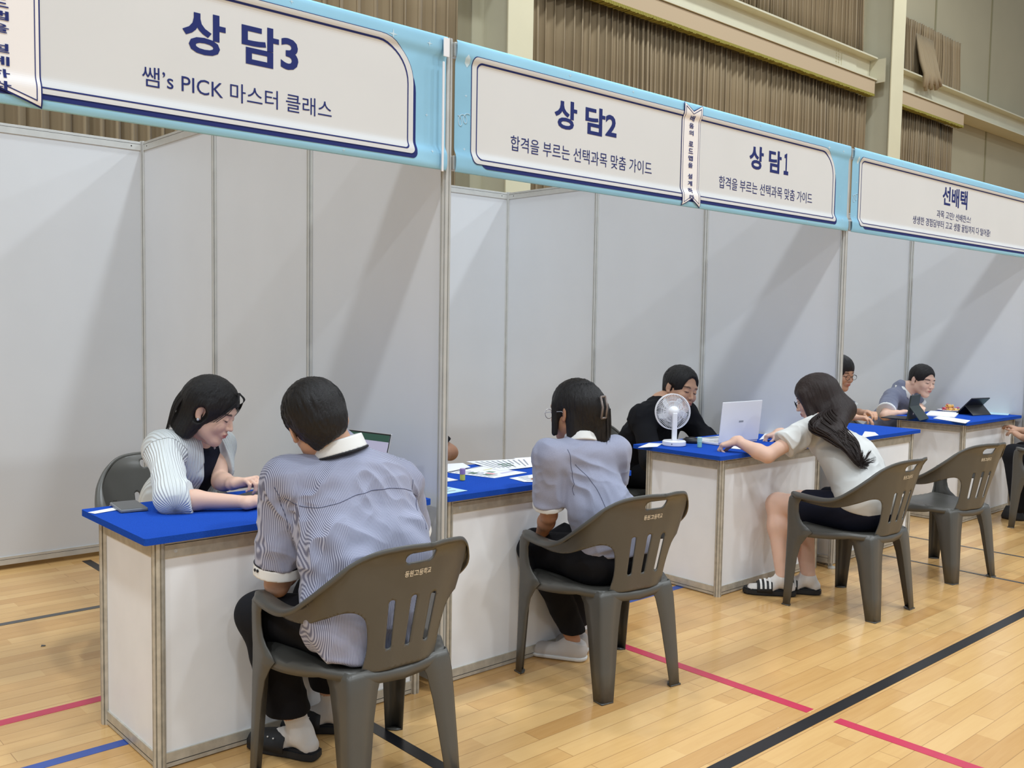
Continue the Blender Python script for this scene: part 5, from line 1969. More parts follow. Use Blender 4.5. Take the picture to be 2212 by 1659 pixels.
arm(S, shL, elL, wrL, 1.0); arm(S, shR, elR, wrR, 0.95)
hand(S, wrL, at(1558, 962, 'y', 0.16) - wrL, (-0.1, 0.1, 1), 1, (0.8, 0.8, 0.85, 0.9), 0, 0.95, (0.7, 0.4))
hand(S, wrR, at(1640, 948, 'y', 0.30) - wrR, (0.0, 0.2, 1), -1, (0.9, 0.9, 0.95, 1.0), 0, 0.95, (0.8, 0.4))
leg_sk(S, hL, kL, aL + V3(0, 0, 0.02), 1.12); leg_sk(S, hR, kR, aR + V3(0, 0, 0.02), 1.12)
foot_sk(S, aL, toeL, 0.95); foot_sk(S, aR, toeR, 0.95)
mesh_solid('body', S, 0.0036, M['skin'], t, color=skin_color(h, SKIN['fair']))
S = Solid()
S.cone(shL + V3(0.01, 0, 0), shR - V3(0.01, 0, 0), 0.056, 0.056, 0.05)
S.slab(nb + V3(0, -0.01, -0.08), V3(2.44, -0.38, 0.74), 0.092, 0.118, (1, 0, 0), 1.45, 1.38, 0.05)
S.slab(V3(2.44, -0.38, 0.74), V3(2.405, -0.50, 0.545), 0.118, 0.148, (1, 0, 0), 1.38, 1.38, 0.05)
S.cone(nb + V3(0, 0, -0.05), nb + V3(0, 0.0, 0.0), 0.080, 0.062, 0.03)
cL = shL + (elL - shL) * 0.60; cR = shR + (elR - shR) * 0.5
S.cone(shL, cL + (cL - shL) * 0.2, 0.062, 0.074, 0.03); S.cone(shR, cR + (cR - shR) * 0.2, 0.062, 0.070, 0.03)
S.limit(cL, elL - shL, cL, 0.11); S.limit(cR, elR - shR, cR, 0.11)
S.cut(V3(2.40, -0.50, 0.520), (0.0, 0.22, -1))
M['tee'] = mat('white_tshirt_cotton', srgb(214, 213, 209), 0.85, spec=0.15, bump=0.15, bscale=600)
mesh_solid('shirt', S, 0.0040, M['tee'], t, disp=folds(0.0075, [(0.2, -0.8, -0.7), (0.1, 0.2, -1)], 0.8, 31))
S = Solid()
S.slab(hips + V3(0, -0.03, -0.01), hips + V3(0, 0.05, -0.02), 0.115, 0.108, (1, 0, 0), 1.52, 1.55, 0.04)
S.cone(hL, hL + (kL - hL) * 0.66, 0.108, 0.094, 0.03); S.cone(hR, hR + (kR - hR) * 0.66, 0.108, 0.094, 0.03)
for a_, b_ in ((hL, kL), (hR, kR)):
    c_ = a_ + (b_ - a_) * 0.62
    S.limit(c_, b_ - a_, c_, 0.13)
mesh_solid('shorts', S, 0.0045, M['navy_cloth'], t, disp=folds(0.003, [(0, 1, -0.3)], 0.8, 33))
for a_, k_, to_ in ((aL, kL, toeL), (aR, kR, toeR)):
    so = sock(t, a_, k_, to_, 0.175, rings=False)
    # small dark tick mark on the outside of the sock
    up = a_ + unit(k_ - a_) * 0.150
    o1 = unit(V3(-0.75, -0.66, 0)); o2 = V3(-o1[1], o1[0], 0)
    tick = [(-0.024, 0.006), (-0.018, -0.004), (-0.006, -0.006), (0.026, 0.004), (-0.004, -0.001), (-0.014, 0.0)]
    b = bmesh.new()
    vs = [b.verts.new(tuple(up + o1 * (0.0455 + 0.0035 * (1 - (q / 0.03) ** 2)) + o2 * -q + V3(0, 0, z))) for q, z in tick]
    b.faces.new(vs)
    obj('tick_mark', solidify(b, 0.0006), M['black_trim'], so)
slide_shoe(t, aL, toeL, stripes=True, name='slipper'); slide_shoe(t, aR, toeR, stripes=True)
S = Solid()
k = h.k; w, R = h.w, h.R
S.ell(w(0, -0.014, 0.040), V3(0.089, 0.107, 0.092) * k, R, 0.02)
S.slab(w(0, -0.04, 0.01), w(0.0, -0.075, -0.120), 0.078 * k, 0.060 * k, R[:, 0], 1.12, 1.35, 0.05)
for s in (-1, 1):
    S.cone(w(s * 0.062, 0.045, 0.03), w(s * 0.070, 0.045, -0.110), 0.030 * k, 0.024 * k, 0.03)
S.ell(w(0.01, 0.130, -0.035), V3(0.056, 0.066, 0.112) * k, R, 0.012, '-')
S.cone(w(-0.060, 0.0, -0.01), w(-0.072, -0.020, -0.115), 0.034 * k, 0.026 * k, 0.03)
P0 = w(0.02, -0.10, -0.10)
p1 = at(1800, 935, 'y', -0.34); p2 = at(1840, 990, 'y', -0.44)
S.slab(w(0.01, -0.06, 0.03), P0, 0.070, 0.062, V3(1, -0.3, 0), 1.15, 1.3, 0.04)
S.slab(P0, p1, 0.062, 0.040, V3(1, -0.3, 0), 1.4, 1.6, 0.04)
S.slab(p1, p2, 0.034, 0.016, V3(1, -0.3, 0), 1.5, 1.4, 0.04)
hd = mesh_solid('hair', S, 0.0036, M['hair_brown'], t, disp=hair_disp(h, 0.0015, 15, 200, 7))
rnd = random.Random(21)
lk = []
PX = [(1772, 905, -0.26), (1805, 935, -0.36), (1838, 965, -0.44), (1858, 1000, -0.50)]
ends = [((1866, 985), (1872, 1010), (1868, 996)), ((1876, 992), (1893, 1000), (1894, 1002)), ((1862, 975), (1866, 1000), (1862, 1010)), ((1880, 975), (1890, 990), (1888, 1003))]
for i in range(360):
    e = ends[i % 4]
    j = rnd.uniform(-1, 1); v = rnd.uniform(-1, 1)
    pts = [w(0.045 * j + 0.01, -0.055, 0.03 + 0.02 * v), w(0.055 * j + 0.01, -0.098, -0.06)]
    wv = rnd.uniform(0, 6)
    for n_, ((px, py, yy), sp) in enumerate(zip(PX, (1.0, 0.8, 0.62, 0.45))):
        sw = (0, 1, 3, 5)[n_] * math.sin(wv * 0.3 + n_ * 2.2 + (i % 4))
        jj = j if n_ < 2 else 0.22 * j + (i % 4 - 1.5) * 0.42
        pts.append(at(px + 26 * jj * sp + sw, py - 13 * jj * sp + 8 * v * sp, 'y', yy - 0.014 * abs(v)))
    (ex, ey) = e[i % 3]
    pts.append(at(ex + 3 * j, ey + 4 * v, 'y', -0.525))
    lk.append((pts, 0.0040, 0.45))
for i in range(40):         # a shorter lock over the near shoulder
    j = rnd.uniform(-1, 1)
    pts = [w(-0.06, -0.03, 0.0), w(-0.085, -0.05, -0.09), at(1765 + 7 * j, 915, 'y', -0.31), at(1770 + 9 * j, 935 + 3 * j, 'y', -0.33), at(1790 + 9 * j, 946 + 3 * j, 'y', -0.36)]
    lk.append((pts, 0.0030, 0.6))
strands('lock', lk, M['hair_brown'], hd)
glasses(h, t, M['black_trim'])
rebase(t, (2.4, -0.45, 0))


# ================= uniformed boys further back
def uniform_boy(label, hc, hf, hu, nb, shN, shF, elN, wrN, elF, wrF, hips, seed, skin='mid', hk=1.0, glass=False, fringe=0.0, th=0.008, tagc=False):
    t = person(label)
    h = Head(hc, hf, hu, hk)
    S = Solid()
    add_head(S, h, smile=0.6)
    S.cone(h.w(0, -0.025, -0.05), nb, 0.05, 0.055, 0.03)
    S.cone(shN, shF, 0.046, 0.046, 0.05)
    S.slab(nb + V3(0, 0, -0.09), hips, 0.09, 0.10, (1, 0, 0), 1.3, 1.4, 0.05)
    arm(S, shN, elN, wrN, 0.95); arm(S, shF, elF, wrF, 0.95)
    hand(S, wrN, unit(wrN - elN), (0, 0, 1), -1, (0.5, 0.5, 0.5, 0.6)); hand(S, wrF, unit(wrF - elF), (0, 0, 1), 1, (0.5, 0.5, 0.5, 0.6))
    for s in (-1, 1): leg_sk(S, hips + V3(s * 0.09, 0, 0), hips + V3(s * 0.11, -0.30, -0.02), V3(hips[0] + s * 0.11, hips[1] - 0.28, 0.09))
    mesh_solid('body', S, 0.0045, M['skin'], t, color=skin_color(h, SKIN[skin], (176, 96, 88)))
    S = Solid()
    S.cone(shN, shF, 0.062, 0.062, 0.06)
    S.slab(nb + V3(0, 0, -0.09), hips + V3(0, 0, 0.02), 0.095, 0.12, (1, 0, 0), 1.5, 1.45, 0.05)
    S.cone(nb + V3(0, 0, -0.05), nb + V3(0, 0, 0.0), 0.080, 0.062, 0.03)
    cN = shN + (elN - shN) * 0.72; cF = shF + (elF - shF) * 0.72
    S.cone(shN, cN, 0.064, 0.074, 0.03); S.cone(shF, cF, 0.064, 0.074, 0.03)
    S.limit(cN, elN - shN, cN, 0.12); S.limit(cF, elF - shF, cF, 0.12)
    S.ell(nb + V3(0, -0.07, -0.005), V3(0.035, 0.05, 0.06), None, 0.008, '-')
    sh = mesh_solid('shirt', S, 0.0055, M['uniform'], t, disp=folds(0.005, [(0.2, 0, -1), (1, 0, -0.4)], 0.8, seed))
    band(t, 'cuff', cN, cN + unit(elN - shN) * 0.028, 0.076, 0.077, M['white_cloth'], 0.005)
    band(t, 'cuff', cF, cF + unit(elF - shF) * 0.028, 0.076, 0.077, M['white_cloth'], 0.005)
    # open white collar: two leaves lying on the chest
    b = bmesh.new()
    for s in (-1, 1):
        q = [nb + V3(s * 0.060, 0.02, 0.022), nb + V3(s * 0.050, -0.050, 0.012), nb + V3(s * 0.026, -0.098, -0.050), nb + V3(s * 0.062, -0.102, -0.085), nb + V3(s * 0.082, -0.055, -0.035), nb + V3(s * 0.078, 0.01, -0.006)]
        vs = [b.verts.new(tuple(p)) for p in q]
        b.faces.new((vs[0], vs[1], vs[4], vs[5])); b.faces.new((vs[1], vs[2], vs[3], vs[4]))
    obj('collar', solidify(b, 0.004), M['white_cloth'], t, True)
    S = Solid()
    S.slab(hips, hips + V3(0, -0.05, -0.01), 0.11, 0.11, (1, 0, 0), 1.55, 1.6, 0.04)
    for s in (-1, 1):
        S.cone(hips + V3(s * 0.09, 0, 0), hips + V3(s * 0.11, -0.30, -0.02), 0.095, 0.075, 0.04)
        S.cone(hips + V3(s * 0.11, -0.30, -0.02), V3(hips[0] + s * 0.11, hips[1] - 0.28, 0.11), 0.073, 0.058, 0.03)
    mesh_solid('trousers', S, 0.008, M['black_cloth'], t)
    for s in (-1, 1):
        b = bmesh.new()
        lathe(b, [(0, 0), (0.045, 0.0), (0.048, 0.02), (0.04, 0.06), (0.03, 0.10), (0, 0.10)], 16, (hips[0] + s * 0.11, hips[1] - 0.31, 0), Matrix.Diagonal((1, 1.8, 1, 1)))
        obj('shoe', b, M['rubber'], t, True)
    S = short_hair(h, th, True, seed, fringe=fringe, low=-0.03)
    hd = mesh_solid('hair', S, 0.0040, M['hair'], t, disp=hair_disp(h, 0.0015, seed))
    if glass: glasses(h, t, M['black_trim'])
    if tagc:
        c = nb + V3(0.085, -0.150, -0.165)
        obj('name_tag', boxes((c[0] - 0.035, c[0] + 0.035, c[1] - 0.004, c[1], c[2] - 0.010, c[2] + 0.010), bevel=0.002), M['white_plastic'], t)
    rebase(t, (hips[0], hips[1], 0))
    return t


M['uniform'] = mat('uniform_slate_cloth', srgb(128, 132, 152), 0.85, spec=0.15, vary=0.12, vscale=380, bump=0.1, bscale=500, sheen=0.15)
hc = at(1992, 822, 'y', 0.66)
uniform_boy('person with cropped black hair in uniform shirt, looking down at a tablet, smiling', hc, (-0.30, -0.93, -0.20), (0.05, -0.10, 1), V3(5.44, 0.80, 0.955),
            V3(5.265, 0.79, 0.885), V3(5.61, 0.80, 0.885), V3(4.98, 0.70, 0.755), V3(5.06, 0.645, 0.775), V3(5.66, 0.74, 0.78), V3(5.42, 0.62, 0.80), V3(5.44, 1.0, 0.52), 41, 'fair', 1.06, th=0.006, fringe=-0.028)
hc = at(1815, 806, 'y', 0.85)
uniform_boy('person in glasses and uniform shirt half hidden behind the front post', hc, (-0.2, -0.95, -0.22), (-0.03, -0.12, 1), V3(4.44, 0.98, 0.975),
            V3(4.25, 0.98, 0.895), V3(4.63, 0.95, 0.895), V3(4.12, 0.74, 0.80), V3(4.2, 0.55, 0.80), V3(4.70, 0.80, 0.775), V3(4.58, 0.64, 0.80), V3(4.42, 1.15, 0.52), 43, 'mid', 1.06, glass=True, fringe=0.012, th=0.014, tagc=True)

# ================= someone behind the second desk, of whom only an arm shows past the post
t = person('person of whom only a black sleeve and elbow show beside the front post')
nb = V3(0.44, 0.98, 0.98)
h = Head(nb + V3(-0.02, -0.10, 0.14), (0.1, -0.95, -0.3), (0, -0.2, 1), 1.0)
shN, shF = V3(0.28, 0.98, 0.90), V3(0.62, 0.96, 0.90)
elN, elF = V3(0.20, 0.74, 0.79), V3(0.722, 0.86, 0.785)
wrN, wrF = V3(0.20, 0.50, 0.80), V3(0.38, 0.68, 0.80)
hips = V3(0.44, 1.12, 0.52)
S = Solid()
add_head(S, h)
S.cone(h.w(0, -0.025, -0.05), nb, 0.05, 0.055, 0.03)
S.slab(nb + V3(0, 0, -0.09), hips, 0.09, 0.10, (1, 0, 0), 1.3, 1.4, 0.05)
arm(S, shN, elN, wrN); arm(S, shF, elF, wrF)
hand(S, wrN, (0.3, -1, 0), (0, 0, 1), -1); hand(S, wrF, (-1, -0.4, 0), (0, 0, 1), 1)
for s in (-1, 1): leg_sk(S, hips + V3(s * 0.09, 0, 0), hips + V3(s * 0.11, -0.30, -0.02), V3(hips[0] + s * 0.11, hips[1] - 0.28, 0.09))
mesh_solid('body', S, 0.005, M['skin'], t, color=skin_color(h, SKIN['tan']))
S = Solid()
S.cone(shN, shF, 0.060, 0.060, 0.06)
S.slab(nb + V3(0, 0, -0.09), hips + V3(0, 0, 0.02), 0.095, 0.115, (1, 0, 0), 1.5, 1.4, 0.05)
for a_, b_ in ((shN, elN), (shF, elF)):
    c_ = a_ + (b_ - a_) * 0.78
    S.cone(a_, c_, 0.062, 0.058, 0.03); S.limit(c_, b_ - a_, c_, 0.1)
mesh_solid('shirt', S, 0.006, M['black_cloth'], t)
S = Solid()
for s in (-1, 1):
    S.cone(hips + V3(s * 0.09, 0, 0), hips + V3(s * 0.11, -0.30, -0.02), 0.095, 0.075, 0.04)
    S.cone(hips + V3(s * 0.11, -0.30, -0.02), V3(hips[0] + s * 0.11, hips[1] - 0.28, 0.02), 0.073, 0.058, 0.03)
mesh_solid('trousers', S, 0.008, M['black_cloth'], t)
mesh_solid('hair', short_hair(h, 0.012, low=-0.05), 0.005, M['hair'], t)
rebase(t, (0.44, 1.1, 0))
# ------------------------------------------------------------------ things on the counters
ZT = 0.7665


def sheet_paper(label, corners, m='paper', cat='paper', ink=(), z=ZT, t=0.0008, lift=0.0, group=None):
    """a sheet lying on a counter; corners are points of the photograph on the counter top; ink rectangles in 0..1 of the sheet"""
    C = [at(px, py, 'z', z) for px, py in corners]
    root = thing('paper_sheet', label, cat, (0, 0, 0), 0, group)

    def f(u, v, dz=0.0):
        p = C[0] * (1 - u) * (1 - v) + C[1] * u * (1 - v) + C[2] * u * v + C[3] * (1 - u) * v
        return tuple(p + V3(0, 0, dz + lift * (u * u * 0.5 + 0.5 * math.sin(u * 3) * v * 0.2)))
    bm = sheet([(0, 0), (1, 0), (1, 1), (0, 1)], [], 0.13, lambda u, v: f(u, v, t))
    obj('sheet', solidify(bm, t), M[m], root)
    for (u0, u1, v0, v1, mm) in ink:
        b = sheet([(u0, v0), (u1, v0), (u1, v1), (u0, v1)], [], 0.13, lambda u, v: f(u, v, t + 0.0005))
        obj('print', b, M[mm], root)
    rebase(root, np.mean(C, 0))
    return root


def lines(n, u0=0.1, u1=0.9, v0=0.12, v1=0.9, m='ink_grey', seed=1):
    r = random.Random(seed)
    return [(u0, u0 + (u1 - u0) * r.uniform(0.5, 1), v0 + (v1 - v0) * i / n, v0 + (v1 - v0) * i / n + 0.35 * (v1 - v0) / n, m) for i in range(n)]


sheet_paper('white strip of paper under the phone at the left end of the nearest desk', [(190, 1107), (250, 1096), (262, 1100), (205, 1110)])
# near desk: phone in its case, thin dark pad, pale card, open laptop
t = thing('smartphone', 'smartphone in a grey case lying on the left end of the nearest desk', 'phone', (-1.010, 0.505, ZT), -0.12)
obj('case', boxes((-0.046, 0.046, -0.082, 0.082, 0.0, 0.012), bevel=0.004), mat('grey_phone_case', srgb(120, 122, 124), 0.35), t)
obj('screen', boxes((-0.042, 0.042, -0.078, 0.078, 0.0118, 0.0128), bevel=0.0004), M['dark_glass'], t)
t = thing('notepad', 'thin black pad under the hands of the woman in the cardigan', 'notepad', tuple(at(585, 1068, 'z', ZT)), 0.5)
obj('cover', boxes((-0.12, 0.12, -0.085, 0.085, 0.0, 0.008), bevel=0.002), M['black_plastic'], t)
sheet_paper('pale cyan card peeking out under the fingers of the woman', [(527, 1066), (560, 1060), (572, 1070), (536, 1074)], 'paper_blue', z=ZT + 0.001)


def laptop(label, loc, rz, w, d, hgt, tilt, body, screen=None, logo=False, z=ZT):
    """base lies along -y from the hinge at the origin; the lid rises at the hinge; screen faces -y"""
    t = thing('laptop', label, 'laptop', (loc[0], loc[1], z), rz)
    obj('base', boxes((-w / 2, w / 2, -d, 0, 0.001, 0.014), bevel=0.003), M[body], t)
    kb = bmesh.new()
    for r in range(5):
        for c in range(14):
            x = -w / 2 + 0.02 + c * (w - 0.04) / 14
            y = -d + 0.09 + r * (d - 0.13) / 5
            box(kb, x, x + (w - 0.04) / 14 * 0.84, y, y + (d - 0.13) / 5 * 0.82, 0.0142, 0.0156)
    obj('keyboard', kb, M['black_plastic'] if body == 'silver' else M['white_plastic'], t)
    obj('touchpad', boxes((-0.05, 0.05, -d + 0.012, -d + 0.075, 0.0142, 0.0146)), M['silver'], t)
    R = Matrix.Rotation(-tilt, 4, 'X')
    lid = boxes((-w / 2, w / 2, 0.0, 0.006, 0.0, hgt), bevel=0.0025)
    bmesh.ops.transform(lid, matrix=Matrix.Translation((0, 0, 0.014)) @ R, verts=lid.verts)
    L = obj('lid', lid, M[body], t)

    def flat(x0, x1, z0, z1, off, mm, nm):
        b = boxes((x0, x1, off - 0.0004, off, z0, z1))
        bmesh.ops.transform(b, matrix=Matrix.Translation((0, 0, 0.014)) @ R, verts=b.verts)
        return obj(nm, b, mm, L)
    flat(-w / 2 + 0.003, w / 2 - 0.003, 0.008, hgt - 0.003, -0.0002, M['black_plastic'], 'bezel')
    if screen:
        x0, x1, z0, z1 = -w / 2 + 0.007, w / 2 - 0.007, 0.016, hgt - 0.008
        flat(x0, x1, z0, z1, -0.0006, M['scr_grey'], 'screen')
        flat(x0, x1, z1 - 0.026, z1, -0.0010, M['scr_green'], 'menu_bar')
        flat(x0 + 0.02, x1 - 0.10, z1 - 0.082, z1 - 0.070, -0.0010, M['scr_lime'], 'highlighted_row')
        flat(x1 - 0.105, x1 - 0.078, z0 + 0.06, z1 - 0.066, -0.0012, M['scr_blue'], 'chart')
        for k in range(5): flat(x0 + 0.01, x1 - 0.12, z0 + 0.02 + 0.017 * k, z0 + 0.0212 + 0.017 * k, -0.0010, M['scr_line'], 'grid_line')
    if logo: flat(-0.020, 0.020, hgt * 0.5 - 0.005, hgt * 0.5 + 0.005, 0.0066, M['ink_grey'], 'logo')
    return t


def glow(name, c, s):
    m = mat(name, srgb(*c), 0.3)
    nt, b = nodes(m)
    b.inputs['Emission Color'].default_value = srgb(*c)
    b.inputs['Emission Strength'].default_value = s
    return m


M['scr_grey'] = glow('screen_grey', (168, 164, 184), 0.35)
M['scr_green'] = glow('screen_green', (48, 78, 66), 0.3)
M['scr_lime'] = glow('screen_lime', (140, 168, 120), 0.35)
M['scr_blue'] = glow('screen_blue', (84, 122, 172), 0.35)
M['scr_line'] = glow('screen_line', (140, 138, 160), 0.3)
laptop('open laptop with a spreadsheet on its screen behind the boy at the nearest desk', (-0.232, 0.300), -PI / 2 + 0.17, 0.355, 0.24, 0.236, 0.26, 'silver', True)
lp = laptop('open white laptop with its lid turned to the girl in the white T-shirt', (2.400, 0.300), PI - 0.06, 0.36, 0.23, 0.235, 0.10, 'white_plastic', None, True)

# second desk: printed sheets, glue stick
sheet_paper('large printed sheet with coloured charts nearest the glue stick', [(968, 1021), (1040, 1007), (1138, 1021), (1068, 1033)], 'paper', ink=[
    (0.0, 1.0, 0.02, 0.05, 'ink_grey'), (0.55, 0.97, 0.72, 0.78, 'ink_lav'), (0.62, 0.9, 0.30, 0.34, 'ink_yellow'), (0.35, 0.45, 0.55, 0.72, 'ink_red'), (0.15, 0.3, 0.3, 0.45, 'ink_green'), (0.2, 0.32, 0.6, 0.75, 'ink_green'), (0.5, 0.62, 0.45, 0.6, 'ink_green')] + lines(9, 0.06, 0.5, 0.1, 0.9, seed=3))
sheet_paper('large printed sheet lying behind the chart sheet on the second desk', [(1007, 997), (1080, 1017), (1156, 1008), (1150, 990)], 'paper', z=ZT + 0.0012, ink=[
    (0.45, 0.53, 0.3, 0.55, 'ink_green'), (0.62, 0.70, 0.3, 0.55, 'ink_green')] + lines(10, 0.1, 0.9, 0.08, 0.92, seed=5))
sheet_paper('white page curling up beside the front post on the second desk', [(955, 1003), (1000, 1003), (1016, 1012), (955, 1022)], 'paper', z=ZT + 0.001, lift=0.012)
sheet_paper('small white sheet on the second desk beside the girl with the hair clip', [(1100, 1033), (1152, 1025), (1170, 1041), (1132, 1041)], 'paper', ink=lines(5, 0.3, 0.95, seed=7))
sheet_paper('pale cyan leaflet at the front edge of the second desk', [(940, 1050), (968, 1052), (1010, 1060), (950, 1070)], 'paper_blue', ink=lines(4, 0.2, 0.8, seed=8))
sheet_paper('small white slip beside the post on the second desk', [(955, 1029), (968, 1032), (990, 1037), (955, 1042)], 'paper')
sheet_paper('white sheet at the far right corner of the second desk', [(1110, 990), (1170, 986), (1175, 990), (1120, 994)], 'paper')


def glue(label, px, py, h, c1, c2, z=ZT):
    p = at(px, py, 'z', z)
    t = thing('glue_stick', label, 'glue stick', (p[0], p[1], z))
    b = bmesh.new(); r = h * 0.22
    lathe(b, [(0, 0), (r, 0), (r * 1.04, 0.002), (r * 1.04, h * 0.5), (r, h * 0.55), (0, h * 0.55)], 20)
    obj('barrel', b, mat('glue_barrel', srgb(*c1), 0.3), t, False)
    b = bmesh.new()
    lathe(b, [(r * 1.0, h * 0.5), (r * 1.1, h * 0.52), (r * 1.1, h * 0.96), (r * 1.0, h), (0, h)], 20)
    obj('cap', b, mat('glue_cap', srgb(*c2), 0.35), t, False)


glue('short yellow glue stick with lavender cap on the second desk', 999, 1037, 0.050, (206, 208, 92), (158, 132, 180))
glue('small pale green glue stick beside the mouse on the fan desk', 1511, 966, 0.056, (140, 200, 188), (176, 216, 206))

# fan desk
p = at(1456, 962, 'z', ZT)
t = thing('desk_fan', 'small white round desk fan standing on the corner counter', 'fan', (p[0], p[1], ZT), -0.62)
b = bmesh.new(); lathe(b, [(0, 0), (0.062, 0), (0.066, 0.003), (0.066, 0.024), (0.060, 0.029), (0, 0.029)], 48)
obj('base', b, M['white_plastic'], t, False)
b = boxes((-0.014, 0.014, -0.010, 0.010, 0.028, 0.185), bevel=0.005)
obj('stem', b, M['white_plastic'], t)
FM = Matrix.Translation((0, 0.030, 0.188)) @ Matrix.Rotation(-PI / 2 - 0.06, 4, 'X')
b = bmesh.new(); lathe(b, [(0, -0.038), (0.014, -0.036), (0.026, -0.026), (0.032, -0.010), (0.032, 0.004), (0.0, 0.006)], 28, (0, 0, 0), FM)
obj('motor', b, M['white_plastic'], t, True)
b = bmesh.new()


def ring(bm, R, z, r, M_, n=56):
    tube(bm, [tuple(M_ @ Vector((R * math.cos(2 * PI * k / n), R * math.sin(2 * PI * k / n), z))) for k in range(n + 1)], r, 6, False)


ring(b, 0.100, 0.008, 0.0028, FM); ring(b, 0.100, 0.024, 0.0028, FM); ring(b, 0.060, -0.006, 0.0014, FM, 36); ring(b, 0.060, 0.040, 0.0014, FM, 36); ring(b, 0.030, 0.042, 0.002, FM, 24)
for k in range(66):
    a = 2 * PI * k / 66
    c, s = math.cos(a), math.sin(a)
    tube(b, [tuple(FM @ Vector((r_ * c, r_ * s, z_))) for r_, z_ in ((0.026, -0.010), (0.062, -0.006), (0.092, 0.000), (0.101, 0.008), (0.101, 0.024), (0.092, 0.032), (0.062, 0.040), (0.030, 0.042))], 0.0011, 4, False)
lathe(b, [(0, 0.040), (0.030, 0.040), (0.028, 0.045), (0, 0.046)], 24, (0, 0, 0), FM)
obj('guard', b, M['white_plastic'], t)
b = bmesh.new()
for k in range(5):
    a0 = 2 * PI * k / 5
    rows = []
    for i in range(6):
        r_ = 0.018 + 0.068 * i / 5
        w_ = 0.32 + 0.25 * math.sin(PI * i / 5)
        rows.append([b.verts.new(FM @ Vector((r_ * math.cos(a0 + w_ * (j / 4 - 0.5) + 0.3 * i / 5), r_ * math.sin(a0 + w_ * (j / 4 - 0.5) + 0.3 * i / 5), 0.010 + 0.014 * (j / 4)))) for j in range(5)])
    for r1, r2 in zip(rows, rows[1:]):
        for j in range(4): b.faces.new((r1[j], r1[j + 1], r2[j + 1], r2[j]))
solidify(b, 0.0015)
lathe(b, [(0, 0.008), (0.020, 0.008), (0.020, 0.026), (0, 0.028)], 20, (0, 0, 0), FM)
obj('blades', b, mat('pale_grey_plastic', srgb(205, 206, 212), 0.4), t, True)
b = bmesh.new(); lathe(b, [(0, 0.002), (0.003, 0.001), (0.003, -0.001), (0, -0.002)], 10, (0, 0, 0), Matrix.Translation((-0.03, -0.0585, 0.014)) @ Matrix.Rotation(PI / 2, 4, 'X'))
obj('port', b, M['black_plastic'], t)

p = at(1494, 957, 'z', ZT)
t = thing('computer_mouse', 'black computer mouse lying between the white fan and the white laptop', 'mouse', (p[0], p[1], ZT), 0.5)
S = Solid(); S.ell((0, 0, 0.010), (0.032, 0.056, 0.026), None); S.cut((0, 0, 0), (0, 0, -1))
mesh_solid('shell', S, 0.002, M['black_plastic'], t)
obj('wheel', boxes((-0.003, 0.003, 0.022, 0.036, 0.028, 0.0345), bevel=0.001), M['dark_glass'], t)
sheet_paper('thin white slip at the left corner of the fan desk', [(1378, 967), (1402, 957), (1432, 958), (1420, 965)], 'paper')
sheet_paper('white note under the hand of the girl in the white T-shirt', [(1574, 968), (1592, 961), (1606, 963), (1604, 971)], 'paper')
sheet_paper('white sheets beside the girl on the fan desk, right of the laptop', [(1640, 950), (1655, 934), (1700, 928), (1705, 940)], 'paper', ink=lines(4, seed=4))
sheet_paper('white sheet on the counter beyond the girl in white, near its right end', [(1860, 946), (1868, 932), (1890, 934), (1898, 940)], 'paper')


# right desk: two tablets in folding cases, snacks, papers
def tablet(label, x, y, rz, case, w=0.25, hgt=0.18, tilt=0.30, kb=True, mark=False):
    t = thing('tablet_computer', label, 'tablet', (x, y, ZT), rz)
    R = Matrix.Rotation(-tilt, 4, 'X')
    b = boxes((-w / 2, w / 2, 0.0, 0.010, 0.0, hgt), bevel=0.003)
    bmesh.ops.transform(b, matrix=R, verts=b.verts)
    obj('case', b, M[case], t)
    b = boxes((-w / 2 + 0.006, w / 2 - 0.006, -0.0008, 0.0, 0.006, hgt - 0.006))
    bmesh.ops.transform(b, matrix=R, verts=b.verts)
    obj('screen', b, M['dark_glass'], t)
    # rear flap folded out as a foot
    zt = hgt * 0.55
    top = Vector((0, math.sin(tilt) * zt + 0.01, math.cos(tilt) * zt))
    b = bmesh.new()
    q = [(-w / 2, top.y, top.z), (w / 2, top.y, top.z), (w / 2, top.y + 0.075, 0.003), (-w / 2, top.y + 0.075, 0.003)]
    b.faces.new([b.verts.new(p_) for p_ in q])
    obj('flap', solidify(b, 0.004), M[case], t)
    if kb: obj('keyboard', boxes((-w / 2, w / 2, -0.185, -0.005, 0.0, 0.007), bevel=0.002), M['black_plastic'], t)
    if mark:
        b = bmesh.new()
        lathe(b, [(0, 0), (0.009, 0), (0.009, 0.0006), (0, 0.0006)], 14, (0, 0, 0), R @ Matrix.Translation((0, 0.010, hgt * 0.22)) @ Matrix.Rotation(-PI / 2, 4, 'X'))
        obj('emblem', b, M['white_plastic'], t)
    return t


